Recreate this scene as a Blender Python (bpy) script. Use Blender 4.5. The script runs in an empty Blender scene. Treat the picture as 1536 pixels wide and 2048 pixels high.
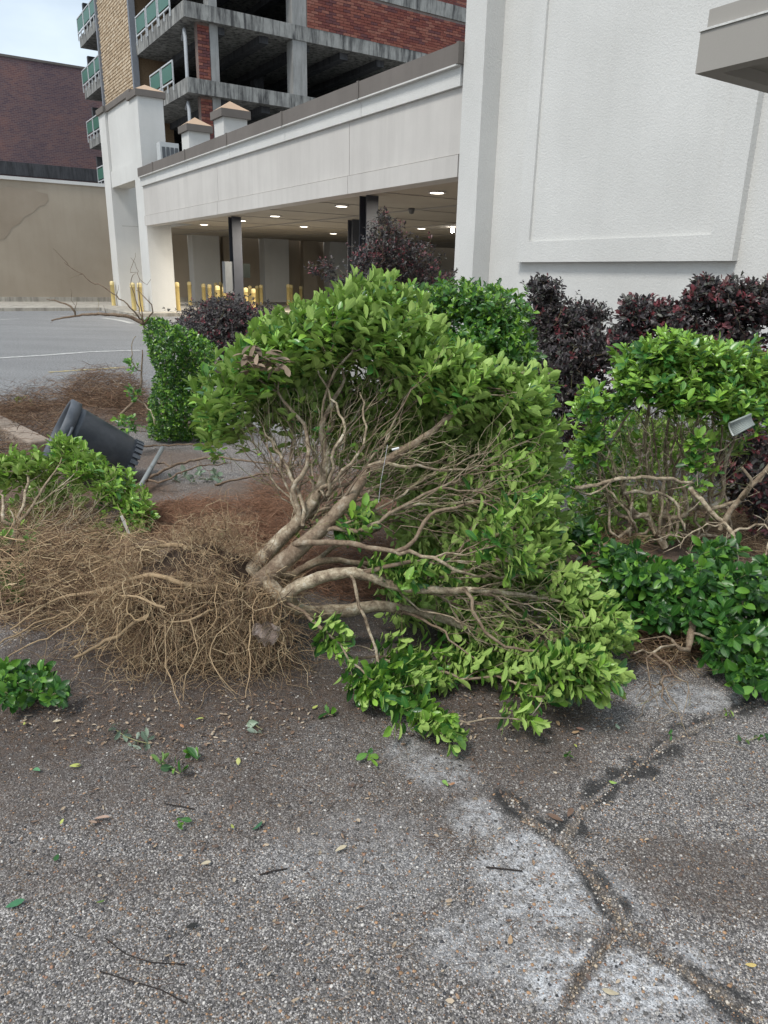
import bpy, math, random
import numpy as np
from mathutils import Matrix, Vector
random.seed(7); rng = np.random.default_rng(7)
sc = bpy.context.scene
C = sc.collection
R = math.radians

# ------------------------------------------------------------------ camera, sky, sun, exposure
FPX, PITCH, ROLL, EYE = 1452.7, R(17.92), R(1.24), 1.52
cam_d = bpy.data.cameras.new('camera'); cam = bpy.data.objects.new('camera', cam_d); C.objects.link(cam)
cam.location = (0, 0, EYE); cam.rotation_euler = (Matrix.Rotation(math.pi/2 - PITCH, 3, 'X') @ Matrix.Rotation(ROLL, 3, 'Z')).to_euler()
cam_d.sensor_fit = 'VERTICAL'; cam_d.sensor_height = 36; cam_d.lens = FPX/2048*36
cam_d.clip_start = 0.05; cam_d.clip_end = 2000
sc.camera = cam
w = bpy.data.worlds.new('World'); sc.world = w; w.use_nodes = True
nt = w.node_tree; bg = nt.nodes['Background']
SUN_EL, SUN_AZ = R(56), R(-140)          # azimuth from +Y towards +X
sky = nt.nodes.new('ShaderNodeTexSky'); sky.sky_type = 'NISHITA'; sky.sun_disc = False
sky.sun_elevation = SUN_EL; sky.sun_rotation = SUN_AZ; sky.dust_density = 3; sky.air_density = 1.2
tc = nt.nodes.new('ShaderNodeTexCoord'); no = nt.nodes.new('ShaderNodeTexNoise')
mp = nt.nodes.new('ShaderNodeMapping'); mp.inputs['Scale'].default_value = (1, 1, 2.4)
no.inputs['Scale'].default_value = 2.2; no.inputs['Detail'].default_value = 6; no.inputs['Roughness'].default_value = .55
rp = nt.nodes.new('ShaderNodeValToRGB'); rp.color_ramp.elements[0].position = .36; rp.color_ramp.elements[0].color = (.45,.45,.45,1)
rp.color_ramp.elements[1].position = .62; rp.color_ramp.elements[1].color = (.92,.92,.92,1)
mx = nt.nodes.new('ShaderNodeMix'); mx.data_type = 'RGBA'; mx.inputs['B'].default_value = (6.2, 7.1, 7.9, 1)
nt.links.new(tc.outputs['Generated'], mp.inputs['Vector']); nt.links.new(mp.outputs['Vector'], no.inputs['Vector'])
nt.links.new(no.outputs['Fac'], rp.inputs['Fac']); nt.links.new(rp.outputs['Color'], mx.inputs['Factor'])
nt.links.new(sky.outputs['Color'], mx.inputs['A']); nt.links.new(mx.outputs['Result'], bg.inputs['Color'])
bg.inputs['Strength'].default_value = 0.09
sun_d = bpy.data.lights.new('sun', 'SUN'); sun_d.energy = 1.5; sun_d.angle = R(14); sun_d.color = (1, .97, .92)
sun = bpy.data.objects.new('sun', sun_d); C.objects.link(sun)
sdir = Vector((math.cos(SUN_EL)*math.sin(SUN_AZ), math.cos(SUN_EL)*math.cos(SUN_AZ), math.sin(SUN_EL)))
sun.rotation_euler = sdir.to_track_quat('Z', 'Y').to_euler()
sc.view_settings.view_transform = 'Standard'; sc.view_settings.look = 'None'
sc.view_settings.gamma = 1; sc.view_settings.use_curve_mapping = False
sc.view_settings.exposure = 0.72
sc.cycles.max_bounces = 7; sc.cycles.diffuse_bounces = 3; sc.cycles.glossy_bounces = 2; sc.cycles.transmission_bounces = 3
sc.cycles.transparent_max_bounces = 6

# ------------------------------------------------------------------ measuring helpers (survey of the place)
def ray(px, py):
    a, b = (px-768)/FPX, (1024-py)/FPX
    x, y = a*math.cos(ROLL) - b*math.sin(ROLL), a*math.sin(ROLL) + b*math.cos(ROLL)
    c, s = math.cos(PITCH), math.sin(PITCH)
    return np.array([x, c + y*s, -s + y*c])
def at(px, py, D, zmin=None):
    r = ray(px, py); t = D/r[1]
    if zmin is not None and EYE + r[2]*t < zmin and r[2] < 0: t = (zmin-EYE)/r[2]
    return np.array([r[0]*t, r[1]*t, EYE + r[2]*t])
def G(px, py, z=0.0):
    r = ray(px, py); t = (z-EYE)/r[2]
    return np.array([r[0]*t, r[1]*t, z])
def project(P):
    P = np.atleast_2d(P); c, s = math.cos(PITCH), math.sin(PITCH)
    dy, dz = P[:,1], P[:,2]-EYE
    fwd = dy*c - dz*s; up = dy*s + dz*c
    u, v = P[:,0]/fwd, up/fwd; cr, sr = math.cos(ROLL), math.sin(ROLL)
    return 768 + FPX*(u*cr+v*sr), 1024 - FPX*(v*cr-u*sr), fwd

def vnoise(x, y, scale, seed=0):
    g = np.random.default_rng(seed).random((257, 257))
    x = np.asarray(x)/scale + 1000.3; y = np.asarray(y)/scale + 1000.7
    xi = np.floor(x).astype(int); yi = np.floor(y).astype(int); fx = x-xi; fy = y-yi
    fx = fx*fx*(3-2*fx); fy = fy*fy*(3-2*fy)
    a = g[xi%256, yi%256]; b = g[(xi+1)%256, yi%256]; c = g[xi%256, (yi+1)%256]; d = g[(xi+1)%256, (yi+1)%256]
    return (a*(1-fx)+b*fx)*(1-fy) + (c*(1-fx)+d*fx)*fy
def fbm(x, y, scale, seed=0, o=4):
    s = 0; a = 1; t = 0
    for i in range(o):
        s = s + a*vnoise(x, y, scale/2**i, seed+i); t += a; a *= .55
    return s/t
def smooth(e0, e1, x):
    t = np.clip((x-e0)/(e1-e0), 0, 1); return t*t*(3-2*t)
def nrm(v): return v/np.maximum(np.linalg.norm(v, axis=-1, keepdims=True), 1e-9)

# ------------------------------------------------------------------ object helpers
def tag(o, label=None, cat=None, group=None, kind=None):
    if label: o['label'] = label
    if cat: o['category'] = cat
    if group: o['group'] = group
    if kind: o['kind'] = kind
    return o
def empty(name, loc, label, cat, group=None):
    o = bpy.data.objects.new(name, None); C.objects.link(o); o.location = loc; o.empty_display_size = .1
    return tag(o, label, cat, group)
def link(name, me, parent=None, mat=None, kind=None):
    o = bpy.data.objects.new(name, me); C.objects.link(o)
    if mat is not None and len(me.materials) == 0: me.materials.append(mat)
    if parent is not None:
        o.parent = parent
        if parent.type == 'EMPTY' or parent.parent is not None or True:
            pm = Matrix.Identity(4); q = parent
            while q is not None: pm = q.matrix_parent_inverse @ Matrix.LocRotScale(q.location, q.rotation_euler, q.scale) @ pm; q = q.parent
            o.matrix_parent_inverse = pm.inverted()
    if kind: o['kind'] = kind
    return o

class MB:
    def __init__(s): s.v=[]; s.q=[]; s.t=[]; s.c=[]; s.n=0; s.u=[]; s.n_poly=[]
    def add(s, v, quads=None, tris=None, col=None, uv=None):
        v = np.asarray(v, float).reshape(-1, 3)
        if quads is not None and len(quads): s.q.append(np.asarray(quads, int).reshape(-1,4)+s.n)
        if tris is not None and len(tris): s.t.append(np.asarray(tris, int).reshape(-1,3)+s.n)
        if col is None: col = (1,1,1,1)
        col = np.asarray(col, float)
        s.c.append(np.broadcast_to(col, (len(v),4)) if col.ndim == 1 else col)
        s.v.append(v); s.n += len(v)
    def box(s, x0, x1, y0, y1, z0, z1, col=None):
        s.corners([(x0,y0),(x1,y0),(x1,y1),(x0,y1)], z0, z1, col)
    def corners(s, p, z0, z1, col=None):           # prism on a 4-corner plan (ccw)
        p = np.asarray(p, float)
        a = sum(p[i][0]*p[(i+1)%4][1]-p[(i+1)%4][0]*p[i][1] for i in range(4))
        if a < 0: p = p[::-1]
        v = [(x,y,z0) for x,y in p] + [(x,y,z1) for x,y in p]
        s.add(v, [(0,3,2,1),(4,5,6,7),(0,1,5,4),(1,2,6,5),(2,3,7,6),(3,0,4,7)], col=col)
    def bld(s, a0, a1, b0, b1, z0, z1, base=None, col=None):
        s.corners([W(a0,b0,base), W(a1,b0,base), W(a1,b1,base), W(a0,b1,base)], z0, z1, col)
    def tubes(s, P, rad, sides=5, col=None, cap=False):   # P (m,n,3) rad (m,n) col (m,4) or (m,n,4)
        P = np.asarray(P, float); m, n, _ = P.shape; rad = np.broadcast_to(rad, (m,n))
        T = np.gradient(P, axis=1); T = nrm(T)
        avg = nrm(P[:,-1]-P[:,0]+1e-6); ref = np.tile(np.array([.31,.22,.93]), (m,1))
        bad = np.abs((avg*nrm(ref)).sum(1)) > .75; ref[bad] = (.9,-.4,.15)
        S = nrm(np.cross(T, ref[:,None,:])); U = np.cross(T, S)
        ang = np.arange(sides)*2*np.pi/sides
        V = P[:,:,None,:] + rad[:,:,None,None]*(S[:,:,None,:]*np.cos(ang)[None,None,:,None] + U[:,:,None,:]*np.sin(ang)[None,None,:,None])
        idx = np.arange(m*n*sides).reshape(m,n,sides); nx = np.roll(idx,-1,axis=2)
        q = np.stack([idx[:,:-1], nx[:,:-1], nx[:,1:], idx[:,1:]], -1).reshape(-1,4)
        if col is None: cc = np.ones((m*n*sides,4))
        else:
            col = np.asarray(col, float)
            if col.ndim == 1: col = np.tile(col, (m,1))
            if col.ndim == 2: col = np.repeat(col[:,None,:], n, 1)
            cc = np.repeat(col[:,:,None,:], sides, 2).reshape(-1,4)
        tris = None
        if cap:
            tr = []
            for i in range(1, sides-1):
                tr.append(np.stack([idx[:,0,0], idx[:,0,i+1], idx[:,0,i]], -1)); tr.append(np.stack([idx[:,-1,0], idx[:,-1,i], idx[:,-1,i+1]], -1))
            tris = np.concatenate(tr)
        s.add(V.reshape(-1,3), q, tris, cc)
    def lathe(s, prof, x, y, seg=16, col=None):
        n = len(prof); v = [(x+r*math.cos(2*math.pi*k/seg), y+r*math.sin(2*math.pi*k/seg), z) for r,z in prof for k in range(seg)]
        q = [(i*seg+k, i*seg+(k+1)%seg, (i+1)*seg+(k+1)%seg, (i+1)*seg+k) for i in range(n-1) for k in range(seg)]
        s.add(v, q, col=col)
    def mesh(s, name, mat=None, smoothf=False):
        v = np.concatenate(s.v); me = bpy.data.meshes.new(name)
        q = np.concatenate(s.q) if s.q else np.zeros((0,4),int); t = np.concatenate(s.t) if s.t else np.zeros((0,3),int)
        loops = np.concatenate([q.ravel(), t.ravel()]).astype(np.int32)
        ls = np.concatenate([np.arange(len(q))*4, len(q)*4+np.arange(len(t))*3]).astype(np.int32)
        me.vertices.add(len(v)); me.vertices.foreach_set('co', v.astype(np.float32).ravel())
        me.loops.add(len(loops)); me.loops.foreach_set('vertex_index', loops)
        me.polygons.add(len(ls)); me.polygons.foreach_set('loop_start', ls)
        try: me.polygons.foreach_set('loop_total', np.concatenate([np.full(len(q),4),np.full(len(t),3)]).astype(np.int32))
        except Exception: pass
        me.update(calc_edges=True)
        at_ = me.color_attributes.new('tint', 'FLOAT_COLOR', 'POINT'); at_.data.foreach_set('color', np.concatenate(s.c).astype(np.float32).ravel())
        me.polygons.foreach_set('use_smooth', np.full(len(ls), bool(smoothf)))
        if mat is not None: me.materials.append(mat)
        return me
    def build(s, name, mat, parent=None, smoothf=False, kind=None):
        return link(name, s.mesh(name, mat, smoothf), parent, kind=kind)

# building axes: e runs to the right and away, d to the left and away
TH = R(33.3)
E2 = np.array([math.cos(TH), math.sin(TH)]); D2 = np.array([-math.sin(TH), math.cos(TH)])
P0 = np.array([1.09, 12.80])
def W(a, b, base=None):
    p = (P0 if base is None else np.asarray(base)) + a*E2 + b*D2; return (p[0], p[1])

# ------------------------------------------------------------------ materials
def mat(name):
    m = bpy.data.materials.new(name); m.use_nodes = True; t = m.node_tree
    b = t.nodes['Principled BSDF']; return m, t, b, t.nodes.new, t.links.new
def ramp(t, fac, stops):
    r = t.nodes.new('ShaderNodeValToRGB'); els = r.color_ramp.elements
    while len(els) < len(stops): els.new(.5)
    for e, (p, c) in zip(els, stops): e.position = p; e.color = (*c, 1) if len(c) == 3 else c
    t.links.new(fac, r.inputs['Fac']); return r.outputs['Color']
def mix(t, f, a, b, mode='MIX'):
    m = t.nodes.new('ShaderNodeMix'); m.data_type = 'RGBA'; m.blend_type = mode
    for k, val in (('Factor', f), ('A', a), ('B', b)):
        if isinstance(val, (int, float)): m.inputs[k].default_value = val
        elif isinstance(val, tuple): m.inputs[k].default_value = (*val, 1)
        else: t.links.new(val, m.inputs[k])
    return m.outputs['Result']
def math_(t, op, a, b=0.0):
    m = t.nodes.new('ShaderNodeMath'); m.operation = op
    for i, val in enumerate((a, b)):
        if isinstance(val, (int, float)): m.inputs[i].default_value = val
        else: t.links.new(val, m.inputs[i])
    return m.outputs[0]
def noise(t, scale, detail=4, rough=.6, vec=None, stretch=None):
    n = t.nodes.new('ShaderNodeTexNoise'); n.inputs['Scale'].default_value = scale; n.inputs['Detail'].default_value = detail; n.inputs['Roughness'].default_value = rough
    g = t.nodes.new('ShaderNodeNewGeometry'); v = g.outputs['Position'] if vec is None else vec
    if stretch:
        mp = t.nodes.new('ShaderNodeMapping'); mp.inputs['Scale'].default_value = stretch; t.links.new(v, mp.inputs['Vector']); v = mp.outputs['Vector']
    t.links.new(v, n.inputs['Vector']); return n.outputs['Fac']
def bump(t, b, h, strength, dist):
    n = t.nodes.new('ShaderNodeBump'); n.inputs['Strength'].default_value = strength; n.inputs['Distance'].default_value = dist
    t.links.new(h, n.inputs['Height']); t.links.new(n.outputs['Normal'], b.inputs['Normal'])
def attr(t, name='tint'):
    a = t.nodes.new('ShaderNodeAttribute'); a.attribute_name = name; s = t.nodes.new('ShaderNodeSeparateColor'); t.links.new(a.outputs['Color'], s.inputs['Color'])
    return a.outputs['Color'], s.outputs, a.outputs['Alpha']

def stucco(name, col, col2, grain=70, bstr=.5, dist=.006, streak=.5, blot=1.0):
    m, t, b, N, L = mat(name)
    n1 = noise(t, .55*blot, 5, .6); n2 = noise(t, 3.0, 3, .6, stretch=(1.5,1.5,.12)); n3 = noise(t, grain, 3, .7)
    c = ramp(t, n1, [(.3, col2), (.65, col)])
    c = mix(t, math_(t, 'MULTIPLY', ramp(t, n2, [(.45,(0,0,0)),(.8,(1,1,1))]), streak*.4), c, tuple(x*.8 for x in col2))
    c = mix(t, .10, c, ramp(t, n3, [(.3,(.3,.3,.3)),(.7,(1,1,1))]), 'MULTIPLY')
    L(c, b.inputs['Base Color']); b.inputs['Roughness'].default_value = .9; b.inputs['Specular IOR Level'].default_value = .25
    bump(t, b, n3, bstr, dist); return m
M = {}
M['white_stucco'] = stucco('white_stucco', (.66,.655,.63), (.59,.585,.56), 42, .55, .012, .35)
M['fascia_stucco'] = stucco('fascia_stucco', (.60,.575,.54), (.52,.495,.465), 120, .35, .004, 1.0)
M['beige_stucco'] = stucco('beige_stucco', (.42,.36,.285), (.34,.285,.22), 60, .4, .01, .6, .5)
M['taupe'] = stucco('taupe_fascia', (.36,.34,.31), (.33,.31,.285), 200, .15, .002, .2)
M['cap'] = stucco('brown_metal_cap', (.185,.165,.15), (.15,.135,.122), 90, .08, .003, .8)
M['tan_roof'] = stucco('tan_roof', (.52,.37,.26), (.45,.32,.22), 90, .2, .004, .3)
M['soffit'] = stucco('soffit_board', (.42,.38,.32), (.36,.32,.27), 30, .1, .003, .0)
M['patch'] = stucco('patched_stucco', (.30,.245,.185), (.36,.30,.235), 50, .4, .01, .4)
def concrete(name, a, b_, dark, st=1.0):
    m, t, b, N, L = mat(name)
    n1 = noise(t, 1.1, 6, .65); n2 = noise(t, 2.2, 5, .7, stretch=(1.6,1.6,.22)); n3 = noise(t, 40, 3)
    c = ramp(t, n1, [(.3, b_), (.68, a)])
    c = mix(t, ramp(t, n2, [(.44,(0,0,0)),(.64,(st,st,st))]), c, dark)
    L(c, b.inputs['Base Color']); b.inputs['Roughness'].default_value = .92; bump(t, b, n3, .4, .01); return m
M['concrete'] = concrete('weathered_concrete', (.33,.33,.31), (.2,.2,.19), (.055,.055,.055))
M['column_concrete'] = concrete('column_concrete', (.33,.33,.32), (.26,.26,.25), (.14,.14,.135), .5)
M['dark_inside'] = concrete('shade_dark_concrete', (.085,.088,.095), (.06,.062,.068), (.035,.036,.04))  # garage interior shade put into the concrete colour; also colours the brick building's band
M['kerb'] = concrete('kerb_concrete', (.45,.42,.36), (.33,.3,.26), (.13,.12,.1), .6)
M['stone'] = concrete('old_kerb_stone', (.36,.29,.23), (.25,.2,.16), (.1,.08,.06), .5)
def tinted(name, rough=.6, jitter=.25, scale=20, bs=.3, bd=.004, spec=.4):
    m, t, b, N, L = mat(name); c, s, al = attr(t)
    n = noise(t, scale, 4, .6); c = mix(t, jitter, c, ramp(t, n, [(.3,(.35,.35,.35)),(.7,(1.3,1.3,1.3))]), 'MULTIPLY')
    L(c, b.inputs['Base Color']); b.inputs['Roughness'].default_value = rough; b.inputs['Specular IOR Level'].default_value = spec
    bump(t, b, n, bs, bd); return m
M['brick'] = tinted('brick_clay', .9, .45, 14)
M['paint'] = tinted('painted_metal', .45, .12, 9, .05)
M['yellow'] = tinted('yellow_bollard_paint', .5, .22, 9, .1)
M['steel'] = tinted('dark_steel_paint', .65, .15, 5, .05)
M['root'] = tinted('root_fibre', .95, .35, 60, .3, .002, .2)
M['pebble'] = tinted('pebble', .75, .3, 120, .2, .001)
M['straw'] = tinted('pine_straw', .9, .3, 40, .2, .001, .2)
M['litter'] = tinted('leaf_litter', .75, .35, 50, .2, .001)
def bark():
    m, t, b, N, L = mat('shrub_bark'); c, s, al = attr(t)
    n = noise(t, 22, 5, .7); n2 = noise(t, 90, 4, .7)
    base = ramp(t, n, [(.34,(.13,.095,.065)),(.47,(.33,.26,.18)),(.58,(.50,.42,.30)),(.68,(.68,.62,.50))])
    c2 = mix(t, s[0], base, (.30,.36,.12)); c2 = mix(t, math_(t,'MULTIPLY', s[1], .75), c2, (.17,.11,.075))
    c2 = mix(t, .6, c2, ramp(t, n2, [(.3,(.4,.4,.4)),(.7,(1.2,1.2,1.2))]), 'MULTIPLY')
    L(c2, b.inputs['Base Color']); b.inputs['Roughness'].default_value = .85; b.inputs['Specular IOR Level'].default_value = .25
    bump(t, b, mix(t, .6, n, n2), 1.0, .008); return m
M['bark'] = bark()
# leaf: tint.r random, tint.g new growth, tint.b across leaf (0 midrib), alpha along leaf
def leafmat(name, dark, mid, light, under, under2, rough=.30, trans=.12, red=None):
    m, t, b, N, L = mat(name); c, s, al = attr(t)
    g = N('ShaderNodeNewGeometry'); n = noise(t, 35, 3)
    top = ramp(t, s[0], [(0, dark), (.55, mid), (1, light)])
    top = mix(t, s[1], top, light if red is None else red)
    vein = math_(t, 'LESS_THAN', s[2], .10)
    top = mix(t, math_(t,'MULTIPLY', vein, .35), top, under)
    und = mix(t, s[0], under, under2); und = mix(t, math_(t,'MULTIPLY', vein, .4), und, tuple(min(1,x*1.5) for x in under2))
    col = mix(t, g.outputs['Backfacing'], top, und)
    col = mix(t, .25, col, ramp(t, n, [(.3,(.6,.6,.6)),(.7,(1.25,1.25,1.25))]), 'MULTIPLY')
    L(col, b.inputs['Base Color'])
    L(ramp(t, g.outputs['Backfacing'], [(0,(rough,)*3),(1,(.62,)*3)]), b.inputs['Roughness']); b.inputs['Specular IOR Level'].default_value = .5
    tr = N('ShaderNodeBsdfTranslucent'); L(mix(t, .55, col, (light[0]*1.3, light[1]*1.3, light[2]*.7)), tr.inputs['Color'])
    ms = N('ShaderNodeMixShader'); ms.inputs[0].default_value = trans; L(b.outputs[0], ms.inputs[1]); L(tr.outputs[0], ms.inputs[2])
    L(ms.outputs[0], t.nodes['Material Output'].inputs['Surface']); return m
M['leaf'] = leafmat('shrub_leaf', (.022,.085,.026), (.052,.175,.034), (.29,.50,.07), (.24,.38,.085), (.36,.50,.13))
M['leaf_glossy'] = leafmat('dark_glossy_leaf', (.014,.055,.014), (.034,.12,.018), (.16,.34,.04), (.14,.25,.07), (.2,.32,.09), .36, .10)
M['leaf_hedge'] = leafmat('hedge_leaf', (.018,.07,.014), (.05,.155,.02), (.23,.42,.045), (.12,.22,.06), (.2,.32,.09), .3, .12)
M['leaf_purple'] = leafmat('purple_leaf', (.018,.016,.018), (.040,.026,.028), (.075,.082,.062), (.065,.055,.058), (.11,.09,.09), .45, .08, (.20,.035,.045))
M['leaf_grey'] = leafmat('wilted_grey_leaf', (.10,.15,.10), (.19,.26,.18), (.3,.38,.27), (.25,.32,.25), (.33,.4,.32), .5, .1)

# ------------------------------------------------------------------ ground: one sheet, fine near, out to the horizon
def poly_dist(x, y, pts):
    d = np.full(x.shape, 1e9)
    for (x0,y0),(x1,y1) in zip(pts[:-1], pts[1:]):
        dx, dy = x1-x0, y1-y0; t = np.clip(((x-x0)*dx+(y-y0)*dy)/(dx*dx+dy*dy+1e-9), 0, 1)
        d = np.minimum(d, np.hypot(x-x0-t*dx, y-y0-t*dy))
    return d
def gpath(pp): return [tuple(G(*p)[:2]) for p in pp]
CR1 = gpath([(1010,1590),(1070,1645),(1130,1690),(1180,1750),(1225,1810),(1250,1850),(1310,1900),(1400,1965),(1536,2050),(1700,2160)])
CR2 = gpath([(1125,1680),(1165,1620),(1215,1575),(1280,1530),(1340,1485),(1420,1440),(1536,1400),(1750,1340)])
CR3 = gpath([(1245,1850),(1210,1890),(1165,1945),(1110,2060),(1080,2180)])
def blobmask(x, y, items, ns=.25, amp=.6, seed=5):
    m = np.zeros(x.shape); n = fbm(x, y, ns, seed)
    for px, py, rx, ry, s in items:
        c = G(px, py); r = np.hypot((x-c[0])/rx, (y-c[1])/ry) + (n-.5)*2*amp
        m = np.maximum(m, s*(1-smooth(.55, 1.1, r)))
    return m
def masks(x, y):
    wob = (fbm(x, y, .12, 31)-.5)*.035
    d1 = poly_dist(x, y, CR1)+wob; d2 = poly_dist(x, y, CR2)+wob; d3 = poly_dist(x, y, CR3)+wob
    dc = np.minimum(np.minimum(d1*1.0, d2*.85), d3*1.8)
    crack = (1-smooth(.001, .011, dc + (fbm(x,y,.05,47)-.46)*.034))*.9
    n = fbm(x, y, .15, 41)
    moss = smooth(.006,.014,dc)*(1-smooth(.02,.06,dc+(fbm(x,y,.09,43)-.40)*.16))*smooth(.30,.46,fbm(x,y,.22,45)+.08)*np.where((d1<d3)|(d2<d3),1,.4)
    white = blobmask(x, y, [(950,1630,.10,.10,.6),(1130,1800,.2,.12,.75),(1060,1700,.09,.09,.8),(1200,1960,.28,.13,1),(1000,1900,.2,.12,.45),(880,1540,.16,.14,.5),(1400,1400,.35,.12,.6),(820,1500,.12,.1,.35),(1050,1730,.15,.1,.7),(1330,2020,.15,.08,.6),(720,1700,.25,.2,.2)], .3, .55, 11)
    white = white*smooth(.018,.045,dc)
    soil = blobmask(x, y, [(380,1380,1.1,.50,1),(150,1430,.9,.5,1),(1000,1420,.45,.32,.9),(1000,1500,.4,.2,.75),(1400,1750,.3,.16,.6),(780,1600,.3,.2,.4),(200,1540,1.0,.35,.7),(600,1500,.6,.3,.5),(300,1650,.6,.12,.35),(1130,1960,.08,.06,.5),(1400,1250,.7,.3,.7),(700,1200,1.4,.7,.95),(620,1630,.5,.15,.5),(80,1750,.5,.12,.4),(900,1580,.4,.15,.5),(1270,1480,.3,.15,.4)], .35, .5, 21)
    straw = blobmask(x, y, [(150,830,1.9,1.3,1),(430,1070,.75,.55,1),(60,1180,.9,.5,.9),(20,1000,1.2,.9,1),(300,920,.7,.35,.6),(560,1010,.4,.5,.8),(1230,1150,.5,.6,1),(1420,1080,.9,.7,.9),(1500,900,1.5,1.4,.9),(700,1000,1.3,1.0,.85),(900,1050,1.0,.8,.8),(700,700,3.4,2.1,.95),(1300,760,3.2,2.6,1),(500,730,1.2,2.,.8)], .6, .45, 51)
    return crack, moss, white, soil, straw
def height(x, y):
    crack, moss, white, soil, straw = masks(x, y)
    far = smooth(16, 9, y) if False else 1-smooth(8, 11, y)
    h = (fbm(x, y, .8, 61)-.5)*.03 + (fbm(x, y, .06, 71)-.5)*.006*(1+soil) + soil*fbm(x, y, .1, 81)*.012
    h = h - crack*.012 + straw*.03*fbm(x, y, .18, 91)
    for px, py, r, a in ((150,850,.75,.14),(440,1060,.45,.07),(60,1150,.6,.08),(1230,1130,.3,.08)):
        c = G(px, py); h = h + a*np.exp(-((x-c[0])**2+(y-c[1])**2)/(r*r))*(.6+.8*fbm(x,y,.15,95))
    return h*far
def hz(x, y): return float(height(np.array([x]), np.array([y]))[0])
def axis(fine, step, lim, grow=1.13):
    a = list(np.arange(fine[0], fine[1]+1e-6, step)); s = step
    hi = [a[-1]]; 
    while hi[-1] < lim[1]: s *= grow; hi.append(hi[-1]+s)
    s = step; lo = [a[0]]
    while lo[-1] > lim[0]: s *= grow; lo.append(lo[-1]-s)
    return np.array(lo[::-1][:-1] + a + hi[1:])
def build_ground():
    xs = axis((-1.6, 1.75), .0085, (-500, 500), 1.06); ys = axis((.75, 3.0), .0085, (-200, 900), 1.035)
    X, Y = np.meshgrid(xs, ys); x, y = X.ravel(), Y.ravel()
    cr, mo, wh, so, st = masks(x, y); z = height(x, y)
    nx, ny = len(xs), len(ys); idx = np.arange(nx*ny).reshape(ny, nx)
    q = np.stack([idx[:-1,:-1], idx[:-1,1:], idx[1:,1:], idx[1:,:-1]], -1).reshape(-1,4)
    far = smooth(7.0, 8.0, y + (fbm(x,y,.8,3)-.5)*1.2)*(1-st)
    mb = MB(); mb.add(np.stack([x,y,z],1), q, col=np.stack([so, wh, mo, st],1))
    m, t, b, N, L = mat('asphalt_ground')
    a1, s1, al1 = attr(t)
    a2, s2, al2 = attr(t, 'second')
    geo = N('ShaderNodeNewGeometry')
    def vor(scale, feat='F1'):
        v = N('ShaderNodeTexVoronoi'); v.feature = feat; v.inputs['Scale'].default_value = scale; v.inputs['Randomness'].default_value = 1
        L(geo.outputs['Position'], v.inputs['Vector']); return v
    v1 = vor(150); v2 = vor(300)
    sp = N('ShaderNodeSeparateColor'); L(v1.outputs['Color'], sp.inputs['Color']); sp2 = N('ShaderNodeSeparateColor'); L(v2.outputs['Color'], sp2.inputs['Color'])
    stones = ramp(t, sp.outputs[0], [(0,(.075,.07,.068)),(.25,(.15,.14,.13)),(.5,(.22,.205,.19)),(.66,(.25,.19,.14)),(.75,(.33,.22,.14)),(.8,(.36,.34,.31)),(.93,(.45,.43,.4)),(1,(.7,.68,.64))])
    fines = ramp(t, sp2.outputs[1], [(0,(.055,.052,.052)),(.4,(.13,.125,.125)),(.78,(.27,.262,.26)),(1,(.62,.6,.58))])
    mask = ramp(t, v1.outputs['Distance'], [(.0,(1,1,1)),(.42,(1,1,1)),(.52,(0,0,0))])
    present = math_(t, 'MULTIPLY', mask, math_(t, 'GREATER_THAN', sp.outputs[2], .38))
    col = mix(t, present, fines, stones)
    n1 = noise(t, 3.5, 6, .65); n2 = noise(t, 30, 5, .7)
    col = mix(t, .55, col, ramp(t, n1, [(.3,(.58,.53,.49)),(.7,(1.06,1.0,.955))]), 'MULTIPLY')
    soilc = mix(t, ramp(t, n2, [(.35,(0,0,0)),(.65,(1,1,1))]), (.045,.032,.025), (.10,.072,.055))
    sf = math_(t, 'MULTIPLY', s1[0], ramp(t, n2, [(.25,(.55,.55,.55)),(.6,(1,1,1))]))
    col = mix(t, math_(t,'MULTIPLY', sf, .92), col, soilc)
    wf = math_(t, 'MULTIPLY', s1[1], ramp(t, n2, [(.38,(.1,.1,.1)),(.62,(1,1,1))]))
    col = mix(t, math_(t,'MULTIPLY', wf, .9), col, mix(t, sp2.outputs[0], (.34,.35,.37), (.8,.81,.82)))
    col = mix(t, math_(t,'MULTIPLY', s1[2], .85), col, (.022,.022,.022))
    col = mix(t, math_(t,'MULTIPLY', s2[1], .8), col, mix(t, present, (.09,.075,.06), mix(t, sp.outputs[0], (.22,.17,.12), (.55,.46,.36))))
    farc = mix(t, ramp(t, noise(t, 38, 4, .9), [(.42,(0,0,0)),(.58,(1,1,1))]), (.10,.10,.102), (.36,.36,.358))
    farc = mix(t, .5, farc, ramp(t, noise(t, .5, 5, .6, stretch=(.5,2.4,1)), [(.3,(.72,.72,.72)),(.7,(1.15,1.15,1.15))]), 'MULTIPLY')
    col = mix(t, s2[0], col, farc)
    strawc = mix(t, ramp(t, noise(t, 45, 5, .8), [(.35,(0,0,0)),(.65,(1,1,1))]), (.06,.04,.028), (.2,.13,.09))
    col = mix(t, al1, col, strawc)
    L(col, b.inputs['Base Color']); b.inputs['Roughness'].default_value = .85; b.inputs['Specular IOR Level'].default_value = .35
    hh = math_(t, 'ADD', math_(t,'MULTIPLY', mask, math_(t,'SUBTRACT', 1.0, v1.outputs['Distance'])), math_(t,'MULTIPLY', n2, .8))
    bump(t, b, hh, .75, .006)
    me = mb.mesh('ground', m, True)
    # NB the second colour layer: r far asphalt, g gravel in the crack
    a = me.color_attributes.new('second', 'FLOAT_COLOR', 'POINT')
    a.data.foreach_set('color', np.stack([far, cr, cr*0, cr*0+1],1).astype(np.float32).ravel())
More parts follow.
